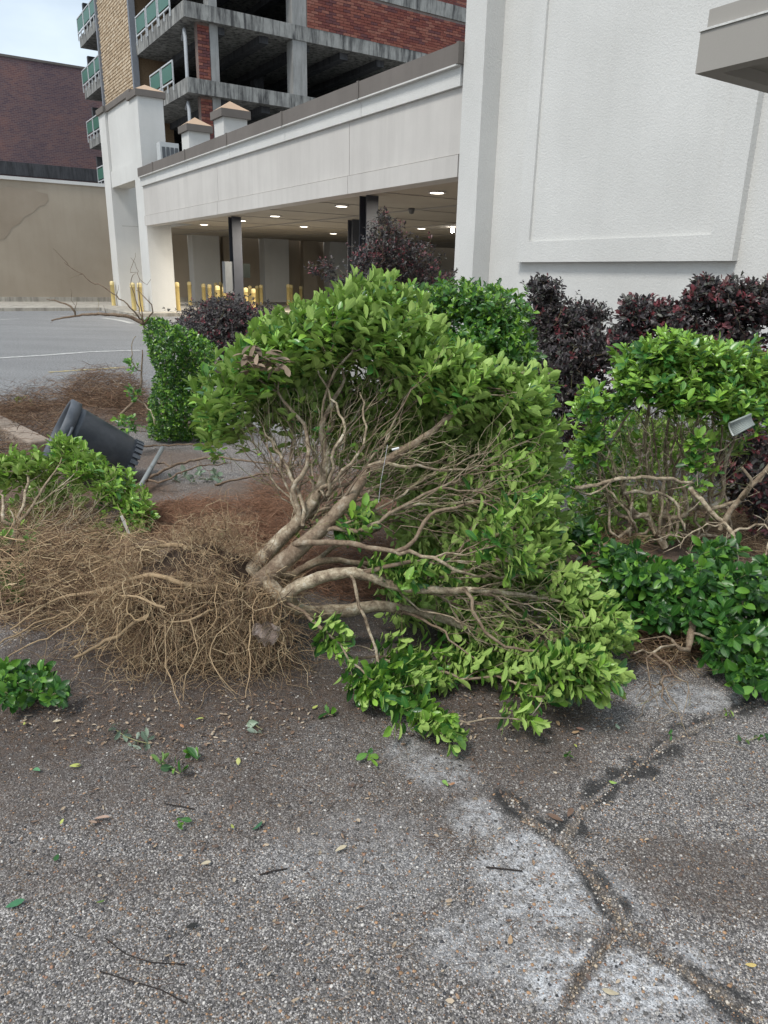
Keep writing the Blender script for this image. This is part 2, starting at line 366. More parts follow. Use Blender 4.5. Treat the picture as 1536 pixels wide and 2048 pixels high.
    tag(link('ground', me), 'grey asphalt with exposed aggregate, soil stains and a mossy crack', kind='structure')
build_ground()

# painted lines on the far asphalt
def strip(name, pp, wd, col, label):
    P = [G(*p) for p in pp]; mb = MB(); v = []
    pts = []
    for a, b in zip(P[:-1], P[1:]):
        for k in range(12): pts.append(a+(b-a)*k/12)
    pts.append(P[-1]); pts = np.array(pts); T = nrm(np.gradient(pts, axis=0)); S = np.stack([-T[:,1], T[:,0], T[:,2]*0],1)
    j = rng.uniform(.75,1.1,(len(pts),1))
    z = np.array([hz(p[0],p[1]) for p in pts]); pts[:,2] = z+.006
    V = np.concatenate([pts+S*wd*j, pts-S*wd*j]); n = len(pts)
    mb.add(V, [(i, n+i, n+i+1, i+1) for i in range(n-1)], col=(*col,1))
    o = mb.build(name, M['worn_'+name]); tag(o, label, kind='structure')
for nm, c in (('white_line', (.5,.5,.48)), ('yellow_line', (.48,.38,.15))):
    m, t, b, N, L = mat('worn_'+nm); n = noise(t, 9, 6, .8)
    f = ramp(t, n, [(.38,(0,0,0)),(.55,(1,1,1))])
    L(mix(t, f, (.22,.22,.22), c), b.inputs['Base Color']); b.inputs['Roughness'].default_value = .85; M['worn_'+nm] = m
strip('white_line', [(-60,720),(90,711),(180,704),(280,701)], .09, (1,1,1), 'worn white stripe across the far asphalt')
strip('yellow_line', [(97,745),(170,740),(252,735)], .05, (1,1,1), 'faded yellow stripe on the asphalt behind the mulch')
strip('white_line', [(205,636),(235,640),(265,647)], .10, (1,1,1), 'short white paint mark near the far kerb')
strip('white_line', [(-40,640),(40,638)], .09, (1,1,1), 'short worn white mark near the tan wall')

# kerbs / pavement by the far wall
BW = np.array([-15.73, 35.02])        # a point on the tan wall
PB = float((G(100,622)[:2]-BW)@D2); k = MB(); k.bld(-30, 60, PB, 0, -.2, .12, BW); tag(k.build('pavement', M['kerb']), 'raised concrete pavement along the tan wall', kind='structure')
k = MB(); k.bld(-1.0, 24, 16.9, 27.79+PB, -.2, .12); tag(k.build('kerb', M['kerb']), 'concrete kerb island under the drive-through roof', kind='structure')

# ------------------------------------------------------------------ tan stucco wall (far left) with plinth, coping, pilasters
tw = empty('stucco_wall', (*W(0,0,BW),0), 'long tan stucco wall with white coping and patchy damp stains', 'wall')
mb = MB(); mb.bld(-30, 60, 0, .4, 0, 5.22, BW); mb.build('wall_face', M['beige_stucco'], tw)
mb = MB(); mb.bld(-30, 60, -.12, 0, .0, .32, BW); mb.build('plinth', M['kerb'], tw)
mb = MB(); mb.bld(-30, 5.0, -.08, .48, 5.22, 5.36, BW); mb.build('coping', M['white_stucco'], tw)
def stain(pp, off, m):
    n = len(pp); V = []
    for px, py in pp:
        r = ray(px, py); q = np.array([-D2[1]*0+D2[0], D2[1]])
        # hit wall plane: (p-BW).D2 = -off
        t = ((BW@D2)-off)/((r[:2])@D2); V.append((r[0]*t, r[1]*t, EYE+r[2]*t))
    me = bpy.data.meshes.new('damp_patch'); me.from_pydata([tuple(map(float,v)) for v in V], [], [(0,i,i+1) for i in range(1,n-1)]); link('damp_patch', me, tw, m)
def wob(pp, k=5, a=4):
    out = []
    for i in range(len(pp)):
        p, q = np.array(pp[i]), np.array(pp[(i+1)%len(pp)])
        for j in range(k): out.append(p+(q-p)*j/k + rng.uniform(-a,a,2)*(0 if pp[i][0] < -20 else 1))
    return out
stain([(-30,430),(-30,385),(-5,378),(20,372),(42,379),(60,378),(78,384),(95,388),(97,400),(90,410),(78,413),(66,425),(48,434),(40,447),(24,455),(17,468),(10,477),(-8,483),(-30,484)], .01, M['patch'])
for px0, px1, nm in ((376,429,'white_stucco'),(518,566,'white_stucco'),(647,687,'white_stucco')):
    def bw_a(px):
        r = ray(px,500); kk = r[0]/r[1]; return (kk*BW[1]-BW[0])/(E2[0]-kk*E2[1])
    a0, a1 = bw_a(px0), bw_a(px1)
    mb = MB(); mb.bld(a0, a1, -.7, -.001, 0, 3.6, BW); mb.build('pilaster', M[nm], tw)
for px0, px1 in ((441,456),(600,628)):
    a0, a1 = bw_a(px0), bw_a(px1)
    mb = MB(); mb.bld(a0, a1, -.4, -.001, 0, 3.6, BW); mb.build('pilaster', M['beige_stucco'], tw)

# ------------------------------------------------------------------ dark brick building behind it
BB = np.array([-32.4, 78.0])
m, t, b, N, L = mat('dark_brick_wall')
cx = N('ShaderNodeTexCoord'); br = N('ShaderNodeTexBrick'); mpn = N('ShaderNodeMapping'); L(cx.outputs['Object'], mpn.inputs['Vector'])
mpn.inputs['Rotation'].default_value = (0,0,0)
L(mpn.outputs['Vector'], br.inputs['Vector']); br.inputs['Scale'].default_value = 1; br.inputs['Brick Width'].default_value = .42; br.inputs['Row Height'].default_value = .15
br.inputs['Mortar Size'].default_value = .014; br.inputs['Color1'].default_value = (.17,.107,.10,1); br.inputs['Color2'].default_value = (.11,.075,.085,1); br.inputs['Mortar'].default_value = (.2,.17,.17,1)
n = noise(t, .25, 5, .65); n2 = noise(t, 1.5, 4, .7, stretch=(1,1,3))
c = mix(t, .7, br.outputs['Color'], ramp(t, n, [(.3,(.8,.75,.9)),(.5,(1.1,1,1.05)),(.7,(1.6,1.15,1.0))]), 'MULTIPLY')
c = mix(t, ramp(t, n2, [(.58,(0,0,0)),(.75,(.5,.5,.5))]), c, (.24,.19,.18))
L(c, b.inputs['Base Color']); b.inputs['Roughness'].default_value = .95; M['dark_brick'] = m
bb = empty('brick_building', (BB[0],BB[1],0), 'tall dark red brick building without windows behind the tan wall', 'building')
# wall face lies in local XY so the brick pattern follows it; object is turned upright
def upright(name, w_, h0, h1, base, mt, parent, off=0.0, a0=0):
    me = bpy.data.meshes.new(name); me.from_pydata([(0,h0,0),(w_,h0,0),(w_,h1,0),(0,h1,0),(0,h0,-.4),(w_,h0,-.4),(w_,h1,-.4),(0,h1,-.4)], [], [(0,1,2,3),(7,6,5,4),(0,4,5,1),(1,5,6,2),(2,6,7,3),(3,7,4,0)])
    me.materials.append(mt); o = bpy.data.objects.new(name, me); C.objects.link(o)
    Wm = Matrix(((E2[0],0,-D2[0],W(a0,-off,base)[0]),(E2[1],0,-D2[1],W(a0,-off,base)[1]),(0,1,0,0),(0,0,0,1)))
    o.parent = parent; o.matrix_local = Matrix.Translation(-parent.location) @ Wm; return o
upright('wall', 110, 0, 20.0, BB, M['dark_brick'], bb, 0, -50)
mb = MB(); mb.bld(-50, 60, -.15, .3, 10.05, 11.2, BB); mb.build('dark_band', M['dark_inside'], bb)
mb = MB(); mb.bld(-50, 60, -.08, .45, 20.0, 20.2, BB); mb.build('parapet', M['cap'], bb)
mb = MB(); mb.bld(-50, 60, .4, 14, 0, 19.9, BB); mb.build('body', M['dark_inside'], bb)

# ------------------------------------------------------------------ parking garage
GC = np.array([-8.23, 38.0]); gz = [3.2, 6.18, 9.15, 12.13, 15.1, 18.1]
gar = empty('parking_garage', (GC[0],GC[1],0), 'weathered open concrete parking garage with red brick infill and green rail panels', 'building')
for i, z in enumerate(gz):
    mb = MB(); mb.bld(-1.31, 22, 0, 20.2, z-.2, z+.42, GC)
    mb.build('floor_slab', M['concrete'], gar)
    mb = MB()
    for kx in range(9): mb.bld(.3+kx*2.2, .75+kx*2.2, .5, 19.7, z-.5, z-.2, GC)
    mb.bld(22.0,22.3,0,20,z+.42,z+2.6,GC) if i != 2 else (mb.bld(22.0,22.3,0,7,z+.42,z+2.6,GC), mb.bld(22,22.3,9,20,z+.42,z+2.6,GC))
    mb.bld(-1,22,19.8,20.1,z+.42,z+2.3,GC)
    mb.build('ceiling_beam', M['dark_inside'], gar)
def gar_a(px):
    r = ray(px,150); kk = r[0]/r[1]; return (kk*GC[1]-GC[0])/(E2[0]-kk*E2[1])
for z0, z1 in ((0,18),):
    a0, a1 = gar_a(587), gar_a(615)
    for aa0, aa1, d0, d1 in ((a0,a1,.05,.7),(13.5,14.3,.05,.8),(-.05,.35,.3,.9)):
        mb = MB()
        for i in range(-1, len(gz)-1):
            zb = 0 if i < 0 else gz[i]+.42; mb.bld(aa0, aa1, d0, d1, zb, gz[i+1]-.2, GC)
        mb.build('column', M['column_concrete'], gar)
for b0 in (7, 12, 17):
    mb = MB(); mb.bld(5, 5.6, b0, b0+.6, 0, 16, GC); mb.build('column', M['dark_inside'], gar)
# concrete band over the brick panels
mb = MB(); mb.bld(gar_a(615), 22, -.04, .25, 14.42, 15.08, GC); mb.build('concrete_band', M['concrete'], gar)
# red brick infill: bricks laid one by one on a backing wall
def bricks(a_lo, a_hi, z_lo, z_hi, b_face, nmax, face='a', bl=.40, bh=.125):
    mats = M['brick']; pal = [(.20,.062,.045),(.24,.085,.06),(.16,.05,.042),(.13,.05,.05),(.27,.11,.08)]
    var = []
    for c in pal:
        mbx = MB()
        if face == 'a': mbx.bld(0, bl-.018, 0, .05, 0, bh-.018, (0,0), (*c,1))
        else: mbx.bld(0, .05, 0, bl-.018, 0, bh-.018, (0,0), (*c,1))
        var.append(mbx.mesh('brick', mats))
    rest = MB(); cnt = 0; spots = []
    rows = int((z_hi-z_lo)/bh)
    for r_ in range(rows):
        a = a_lo - (bl/2 if r_ % 2 else 0)
        while a < a_hi-.02:
            spots.append((max(a,a_lo), min(bl, a_hi-a, bl if a>=a_lo else bl/2), z_lo+r_*bh)); a += bl
    spots.sort(key=lambda s: s[0])
    for a, ln, z in spots:
        pr = b_face - random.uniform(0,.012)
        if ln >= bl*.99 and cnt < nmax:
            o = bpy.data.objects.new('brick', random.choice(var)); C.objects.link(o); o.parent = gar
            x, y = W(a, pr, GC) if face == 'a' else W(pr, a, GC)
            o.location = (x-GC[0], y-GC[1], z); cnt += 1
        else:
            c = random.choice(pal)
            if face == 'a': rest.bld(a, a+ln-.018, pr, pr+.05, z, z+bh-.018, GC, (*c,1))
            else: rest.bld(pr, pr+.05, a, a+ln-.018, z, z+bh-.018, GC, (*c,1))
    if rest.n: rest.build('brickwork', mats, gar, kind='stuff')
mo = MB(); mo.bld(gar_a(616), 22, .04, .3, gz[3]+.42, 14.42, GC, (.25,.2,.18,1)); mo.bld(gar_a(616)+1, 22, .04,.3, 15.08, 18, GC, (.25,.2,.18,1)); mo.build('mortar_backing', M['brick'], gar)
bricks(gar_a(616), 15.5, gz[3]+.42, 14.42, -.01, 300)
bricks(gar_a(616)+1.2, 17, 15.09, 16.4, -.01, 0)
mo = MB(); 
for i in (1,2,3): mo.bld(-.62, -.06, .35, .7, gz[i-1]+.42, gz[i]-.2, GC, (.2,.15,.13,1))
mo.build('mortar_backing', M['brick'], gar)
for i in (1,2,3): bricks(-.62, -.06, gz[i-1]+.42, gz[i]-.22, .30, 0)
# yellow patterned block tower and its edge frames
tb = MB(); tb.bld(-1.36, .5, 7.9, 14.5, 0, 21, GC, (.22,.15,.09,1)); tb.build('stair_tower', M['brick'], gar)
tb = MB()
for r_ in range(100):
    for c_ in range(26):
        z = 2.2+r_*.165; b_ = 7.95+c_*.25+(.134 if r_%2 else 0)
        cc = random.choice([(.62,.49,.34),(.56,.43,.29),(.68,.56,.41),(.48,.37,.25)])
        tb.bld(-1.44-random.uniform(0,.02), -1.36, b_, b_+.19, z, z+.115, GC, (*cc,1))
tb.build('patterned_block', M['brick'], gar, kind='stuff')
for b0 in (7.66, 14.5):
    mb = MB(); mb.bld(-1.56, -1.24, b0, b0+.24, 0, 21, GC, (.2,.215,.24,1)); mb.build('edge_frame', M['steel'], gar)
# rail panels
def rail(b0, ln, z):
    rl = MB(); x = -1.39; t_ = .06; z0, z1 = z+.12, z+1.02
    cw = (.55,.57,.58,1)
    rl.bld(x, x+t_, b0, b0+ln, z1-t_, z1, GC, cw); rl.bld(x, x+t_, b0, b0+ln, z0, z0+t_, GC, cw)
    for q in (b0, b0+ln-t_): rl.bld(x+.002, x+t_-.002, q, q+t_, z0-.35, z1-t_, GC, cw)
    rl.bld(x+.002, x+t_-.002, b0+ln/2, b0+ln/2+t_, z0-.35, z0, GC, cw)
    o = rl.build('railing', M['paint'], gar)
    pn = MB(); pn.bld(x+.01, x+.035, b0+.14, b0+ln-.14, z0+.14, z1-.12, GC, (.06,.16,.12,1)); pn.build('rail_panel', M['paint'], o)
for z, bs in ((gz[3]+.42,(1.7,3.6,5.5)),(gz[2]+.42,(1.8,3.7)),(gz[1]+.42,(14.9,16.7)),(gz[2]+.42,(14.9,16.7,18.5)),(gz[3]+.42,(14.9,16.7,18.5)),(gz[4]+.42,(14.9,16.7,18.5))):
    for b0 in bs: rail(b0, 1.75, z)
# drain pipe
for i in (2,3):
    c = np.array([*W(-1.0, .9, GC), 0]); z1 = gz[i]-.35; z0 = gz[i-1]+.42
    pts = np.array([[[*W(-.4,3.0,GC), z1+.05],[*W(-.9,1.2,GC), z1-.02],[*W(-1.0,.95,GC), z1-.12],[*W(-1.0,.9,GC), z1-.4],[*W(-1.0,.9,GC), z0]]])
    mb = MB(); mb.tubes(pts, .085, 8, (.42,.44,.46,1)); mb.build('drain_pipe', M['paint'], gar, True)

gar.location = (-10.04, 46.36, .15); gar.scale = (1.22, 1.22, 1.22)

# ------------------------------------------------------------------ drive-through canopy (white fascia, brown cap, soffit with lamps)
can = empty('drive_through_canopy', (*P0,0), 'cream drive-through canopy with brown metal cap spanning to the white building', 'canopy')
ZS = 3.08
js = [0, 3.5, 10.65, 17.85]
for j0, j1 in zip(js[:-1], js[1:]):
    mb = MB(); mb.bld(0, .35, j0+.008, j1-.008, 3.42, 4.37); mb.build('fascia_panel', M['fascia_stucco'], can)
    mb = MB(); mb.bld(-.035, .35, j0+.008, j1-.008, ZS, 3.405); mb.build('lower_band', M['fascia_stucco'], can)
cj = [0, 2.97, 6.25, 9.55, 12.85, 16.1, 17.92]
for j0, j1 in zip(cj[:-1], cj[1:]):
    mb = MB(); mb.bld(-.06, .35, j0+.006, j1-.006, 4.372, 4.655); mb.build('upper_band', M['white_stucco'], can)
    mb = MB(); mb.bld(-.13, .5, j0+.004, j1-.004, 4.665, 4.945); mb.bld(-.15,.0,j0-.03,j0+.03,4.66,4.955); mb.build('metal_cap', M['cap'], can)
    mb = MB(); mb.bld(-.14, .35, j0+.002, j1-.002, 4.64, 4.663); mb.build('drip_edge', M['white_stucco'], can)
mb = MB(); mb.bld(.02, .33, 0, 17.84, ZS+.01, 4.6); mb.build('core', M['taupe'], can)
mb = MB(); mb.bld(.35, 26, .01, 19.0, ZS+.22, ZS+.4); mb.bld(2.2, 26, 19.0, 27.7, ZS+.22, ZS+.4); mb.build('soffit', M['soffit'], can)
mb = MB()
for kx in range(6): mb.bld(.36+kx*4.0, .5+kx*4.0, 0, 19 if kx == 0 else 27, ZS+.195, ZS+.22)
for kx in range(8): mb.bld(.36, 26, 1.5+kx*3, 1.53+kx*3, ZS+.205, ZS+.22)
mb.build('soffit_trim', M['taupe'], can)
mb = MB(); mb.bld(.36, 26, .02, 19.0, ZS+.401, 4.2); mb.bld(2.21, 26, 19.01, 27.6, ZS+.401, 4.2); mb.build('roof_deck', M['taupe'], can)
# lamps let into the soffit
m, t, b, N, L = mat('lamp_glow'); b.inputs['Emission Color'].default_value = (1,.93,.8,1); b.inputs['Emission Strength'].default_value = 6; b.inputs['Base Color'].default_value = (.9,.9,.85,1); M['glow'] = m
for px, py in ((874,385),(683,412),(550,432),(408,449),(608,453),(667,467),(483,441),(843,457)):
    p = G(px, py, ZS+.2) if ray(px,py)[2] > 0 else None
    dsc = MB(); dsc.lathe([(.0001,ZS+.188),(.15,ZS+.188),(.15,ZS+.2),(.15,ZS+.22)], p[0], p[1], 20); o = dsc.build('lamp_lens', M['glow'], can)
    rg = MB(); rg.lathe([(.152,ZS+.184),(.2,ZS+.184),(.2,ZS+.21),(.2,ZS+.22)], p[0], p[1], 20, (.5,.48,.45,1)); rg.build('lamp_ring', M['paint'], can)
for px, py in ((874,385),(683,412),(550,432),(408,449),(608,453),(843,457),(483,441)):
    p = G(px, py, ZS+.2); ld = bpy.data.lights.new('soffit_lamp','AREA'); ld.shape='DISK'; ld.size=.26; ld.energy=(25 if px == 408 else 115); ld.color=(1,.90,.74); ld.spread=R(175)
    lo = bpy.data.objects.new('soffit_lamp', ld); C.objects.link(lo); lo.location=(p[0]-P0[0],p[1]-P0[1],ZS+.18); lo.parent=can
# the bright flood lamp at the right
p = G(905, 461, ZS+.10); fl = MB(); fl.lathe([(.001,p[2]-.08),(.05,p[2]-.06),(.07,p[2]),(.05,p[2]+.06),(.001,p[2]+.08)], p[0], p[1], 12)
m2, t2, b2, N2, L2 = mat('flood_glow'); b2.inputs['Emission Color'].default_value = (1,.98,.95,1); b2.inputs['Emission Strength'].default_value = 30
fl.build('flood_lamp', m2, can, True)
fl = MB(); fl.bld(-.02,.02,-.02,.02,p[2]+.08,ZS+.21,(p[0],p[1]),(.3,.3,.3,1)); fl.build('lamp_stem', M['paint'], can)
# smoke-detector like ceiling camera
p = G(823, 424, ZS+.12); fl = MB(); z=p[2]; fl.lathe([(.001,z-.06),(.06,z-.04),(.08,z+.02),(.09,z+.05),(.09,ZS+.21)], p[0], p[1], 12, (.12,.12,.12,1)); fl.build('dome_camera', M['paint'], can, True)
def pier(name, a0, a1, b0, b1, z1, label, cap=True, roof=True, z0=0.1, mt='white_stucco', cat='pier'):
    o = empty(name, (*W((a0+a1)/2,(b0+b1)/2), z0), label, cat)
    mb = MB(); mb.bld(a0, a1, b0, b1, z0, z1); mb.build('shaft', M[mt], o)
    if cap:
        mb = MB(); mb.bld(a0-.08, a1+.08, b0-.08, b1+.08, z1, z1+.2); mb.build('cap', M['cap'], o)
        c = W((a0+a1)/2, (b0+b1)/2); g = [W(a0-.07,b0-.07), W(a1+.07,b0-.07), W(a1+.07,b1+.07), W(a0-.07,b1+.07)]
        mb = MB(); mb.add([(x,y,z1+.2) for x,y in g]+[(c[0],c[1],z1+.47)], tris=[(0,1,4),(1,2,4),(2,3,4),(3,0,4)]); mb.build('pyramid_roof', M['tan_roof'], o)
    return o
ZW = float(at(213,230,32.4)[2])
tp = pier('pier', .06, .94, 17.95, 19.0, float(at(268,190,27.8)[2]), 'tall white pier with tan pyramid top at the left end of the canopy')
o = pier('pier', .1, 1.1, 22.7, 23.7, ZW, 'white pier farthest left, carrying the low end of the capped screen wall', cap=False)
mb = MB(); mb.bld(.02,1.18,22.62,23.8,ZW,ZW+.2); mb.build('cap', M['cap'], o)
sw = empty('screen_wall', (*W(.3,19.5),4.5), 'white screen wall with sloping view of brown cap between the two left piers', 'wall')
mb = MB(); mb.bld(.2, .75, 19.06, 22.69, 4.9, ZW); mb.build('wall_face', M['white_stucco'], sw)
mb = MB(); mb.bld(.12, .83, 19.14, 22.61, ZW, ZW+.2); mb.build('cap', M['cap'], sw)
mb = MB(); mb.bld(.14, .81, 19.06, 22.69, 4.72, 5.3); mb.build('beam', M['white_stucco'], sw)
pier('pier', .7, 1.4, 14.8, 15.5, 5.8, 'shorter white roof pier with tan pyramid top behind the canopy cap', z0=4.2)
pier('pier', .4, 1.1, 11.05, 11.75, 5.62, 'wider roof pier at the right with tan pyramid top above the canopy cap', z0=4.2)
# fit of roof piers: keep their tops where the survey puts them
# (air handling unit on the roof)
ac = empty('air_conditioner', (*W(1.9,17.0),4.2), 'grey rooftop air conditioner between the tall pier and the roof pier', 'air conditioner')
AB = at(338,300,27.5)[:2]; mb = MB(); mb.bld(-.3, .35, 0, .4, 4.2, 5.75, AB, (.5,.52,.52,1)); mb.build('case', M['paint'], ac)
mb = MB()
for kx in range(4): mb.bld(-.24+kx*.15, -.14+kx*.15, -.03, 0, 4.5, 5.6, AB, (.1,.11,.12,1))
mb.build('grille', M['paint'], ac)
# dark steel columns
def steel(px, py, D, w_, label, box=False):
    p = G(px, py, ZS+.2); o = empty('steel_column', (p[0],p[1],0), label, 'column')
    f = MB(); h = w_/2; z1 = ZS+.2; z0=.1
    for b0, b1 in ((-h,-h+.03),(h-.03,h)): f.bld(-h, h, b0, b1, z0, z1, p[:2], (.06,.065,.08,1))
    f.bld(-.02,.02,-h+.03,h-.03,z0,z1,p[:2],(.06,.065,.08,1)); f.bld(-h,h,-h,h,0,.1,p[:2],(.1,.1,.11,1)); f.build('post', M['steel'], o)
    if box:
        f = MB(); f.bld(-h-.28,-h-.01,-.1,.15,.9,1.9,p[:2],(.2,.21,.22,1)); f.build('meter_box', M['paint'], o)
        f = MB(); f.bld(h+.01,h+.3,-.05,.05,1.4,1.85,p[:2],(.008,.012,.01,1)); f.build('sign_board', M['paint'], o)
steel(469, 434, 23.2, .32, 'dark steel column with meter box under the canopy, left one', True)
steel(738, 392, 16.6, .32, 'dark steel column behind the purple shrub under the canopy')
steel(708, 440, 30, .3, 'thin far steel column under the canopy between the two nearer ones')
f = MB()

# ------------------------------------------------------------------ white building on the right
wb = empty('white_building', (*W(0,-2),0), 'big white stucco building with raised rectangular wall panel', 'building')
mb = MB(); mb.bld(-.05, 1.5, -.53, -.05, 0, 14); mb.build('corner_pier', M['white_stucco'], wb)
mb = MB(); mb.bld(.30, 16, -14, -.53, 0, 14); mb.build('wall', M['white_stucco'], wb)
mb = MB(); a0,a1 = .19,.30
mb.bld(a0,a1,-4.87,-1.27,1.78,2.07); mb.bld(a0,a1,-4.87,-4.55,2.07,9); mb.bld(a0,a1,-1.52,-1.27,2.07,9); mb.bld(a0,a1,-4.87,-1.27,9,9.25); mb.build('panel_frame', M['white_stucco'], wb)
mb = MB(); mb.bld(.23,.30,-4.55,-1.52,2.07,9); mb.build('panel_field', M['white_stucco'], wb)
# entrance canopy at upper right
OC = np.array([2.003,5.5])
ec = empty('entrance_canopy', (OC[0],OC[1],2.9), 'taupe flat entrance canopy projecting from the white building', 'canopy')
mb = MB(); mb.bld(0,.12,-4,0,2.846,3.085,OC); mb.bld(.12,2.2,-.12,0,2.846,3.085,OC); mb.build('fascia', M['taupe'], ec)
mb = MB(); mb.bld(-.01,2.2,-4,.01,3.087,3.1,OC); mb.build('drip_edge', M['white_stucco'], ec)
mb = MB(); mb.bld(.02,2.2,-4,-.03,3.102,3.21,OC); mb.build('top_band', M['taupe'], ec)
mb = MB(); mb.bld(.12,2.2,-4,-.12,2.92,2.99,OC); mb.build('soffit', M['taupe'], ec)

# ------------------------------------------------------------------ yellow bollards
bpos = [(228,612,562,'farthest left, in front of the left white pier'),(269,622,565,'left of the pair before the tall white pier'),(283,624,565,'right of the pair before the tall white pier'),
 (341,622,564,'dark-sided one against the right edge of the tall pier'),(357,622,564,'just right of the tall pier, standing clear'),(381,612,563,'alone between tall pier and first pilaster'),
 (409,613,567,'left one before the first white pilaster'),(421,615,568,'right one before the first white pilaster'),(433,607,565,'back row, left, by the steel column'),(442,605,563,'back row, right, by the steel column'),
 (437,625,571,'thick near one left of the steel column'),(451,625,573,'near one close to the steel column'),(450,609,566,'half hidden behind the near ones by the steel column'),
 (493,623,575,'left one, right of the steel column'),(501,612,571,'second, right of the steel column'),(508,622,577,'third and lowest, right of the steel column'),(515,610,571,'fourth, right of the steel column'),(523,611,569,'fifth, before the second white pilaster'),
 (577,611,568,'pale one beside the shrub top'),(583,609,569,'shaded one touching the pale one'),(602,606,572,'last one on the right, half behind leaves')]
prof = None
for px, yb, yt, lb in bpos:
    g = G(px, yb, .1); D = g[1]; top = at(px, yt, D)[2]; h = top-.1
    o = empty('bollard', (g[0], g[1], .1), 'yellow bollard, '+lb, 'bollard', 'yellow bollards under the canopy')
    mbb = MB(); r_ = .085; mbb.lathe([(r_,.1),(r_,top-.17),(r_+.012,top-.165),(r_+.012,top-.15),(r_,top-.145)], g[0], g[1], 14, (.74,.58,.24,1)); mbb.build('post', M['yellow'], o, True)
    mbb = MB(); mbb.lathe([(r_,top-.145),(r_+.006,top-.12),(r_+.004,top-.05),(r_*.75,top-.015),(.001,top)], g[0], g[1], 14, (.78,.64,.32,1)); mbb.build('domed_top', M['yellow'], o, True)

# ------------------------------------------------------------------ vegetation machinery
def leaf_template(hi=False):
    if hi:
        ts = [0,.14,.36,.6,.82,1]; ws = [0,.10,.185,.225,.17,0]
    else:
        ts = [0,.32,.72,1]; ws = [0,.185,.215,0]
    V=[]; A=[]; mid=[]; lf=[]; rt=[]
    for t_, w_ in zip(ts, ws):
        zc = -.10*t_*t_ + .02
        mid.append(len(V)); V.append((t_,0,zc)); A.append((0,t_))
        if w_ > 0:
            lf.append(len(V)); V.append((t_,w_,zc+w_*.35)); A.append((1,t_)); rt.append(len(V)); V.append((t_,-w_,zc+w_*.35)); A.append((1,t_))
    n = len(lf); q=[]; tr=[]
    tr += [(mid[0],mid[1],lf[0]),(mid[0],rt[0],mid[1])]
    for i in range(n-1):
        q += [(mid[i+1],mid[i+2],lf[i+1],lf[i]),(rt[i],rt[i+1],mid[i+2],mid[i+1])]
    tr += [(mid[n],mid[n+1],lf[n-1]),(rt[n-1],mid[n+1],mid[n])]
    return np.array(V), np.array(A), np.array(q).reshape(-1,4), np.array(tr)
LT, LH = leaf_template(), leaf_template(True)
def add_leaves(mb, P, Ld, Nn, size, width, tint, tmpl=LT, bend=None):
    V, A, q, tr = tmpl; m = len(P); k = len(V)
    Wd = np.cross(Nn, Ld)
    bz = np.ones(m) if bend is None else bend
    co = P[:,None,:] + size[:,None,None]*(V[None,:,0,None]*Ld[:,None,:] + (V[None,:,1]*width[:,None])[:,:,None]*Wd[:,None,:] + (V[None,:,2]*bz[:,None])[:,:,None]*Nn[:,None,:])
    off = (np.arange(m)*k)[:,None,None]
    col = np.zeros((m,k,4)); col[:,:,0] = tint[:,None,0]; col[:,:,1] = tint[:,None,1]; col[:,:,2] = A[None,:,0]; col[:,:,3] = A[None,:,1]
    mb.add(co.reshape(-1,3), (q[None]+off).reshape(-1,4), (tr[None]+off).reshape(-1,3), col.reshape(-1,4))
def rand_dirs(n): return nrm(rng.normal(size=(n,3)))
def whorl_leaves(tips, dirs, per, size, spread=(35,80), back=.05, young=.3, wratio=(.85,1.15), droop=.15, tm=.42):
    P=[];Ld=[];Nn=[];S=[];Wd=[];T=[]
    n = len(tips); k = rng.integers(per[0], per[1]+1, n)
    idx = np.repeat(np.arange(n), k); m = len(idx); Td = nrm(dirs[idx]+rand_dirs(m)*.18)
    order = rng.random(m)                                    # position along last bit of twig (0 = end)
    r = rand_dirs(m); Sd = nrm(r - (r*Td).sum(1,keepdims=True)*Td)
    a = np.radians(spread[0] + (spread[1]-spread[0])*order + rng.normal(0,10,m))
    L_ = nrm(Td*np.cos(a)[:,None] + Sd*np.sin(a)[:,None] + np.array([0,0,-droop])*order[:,None])
    N_ = Td - (Td*L_).sum(1,keepdims=True)*L_; N_ = nrm(N_ + rand_dirs(m)*.45); N_ = nrm(N_ - (N_*L_).sum(1,keepdims=True)*L_)
    P = tips[idx] - Td*(order*back)[:,None]
    S = size*(rng.uniform(.5,1.2,m))*(1-.35*(order<.15))
    wd = rng.uniform(*wratio, m)
    yt = (rng.random(n) < young)[idx]*rng.uniform(.3,1,m)*(order<.6)
    T = np.stack([np.clip(rng.normal(tm,.33,m),0,1), yt],1)
    return P, L_, N_, S, wd, T
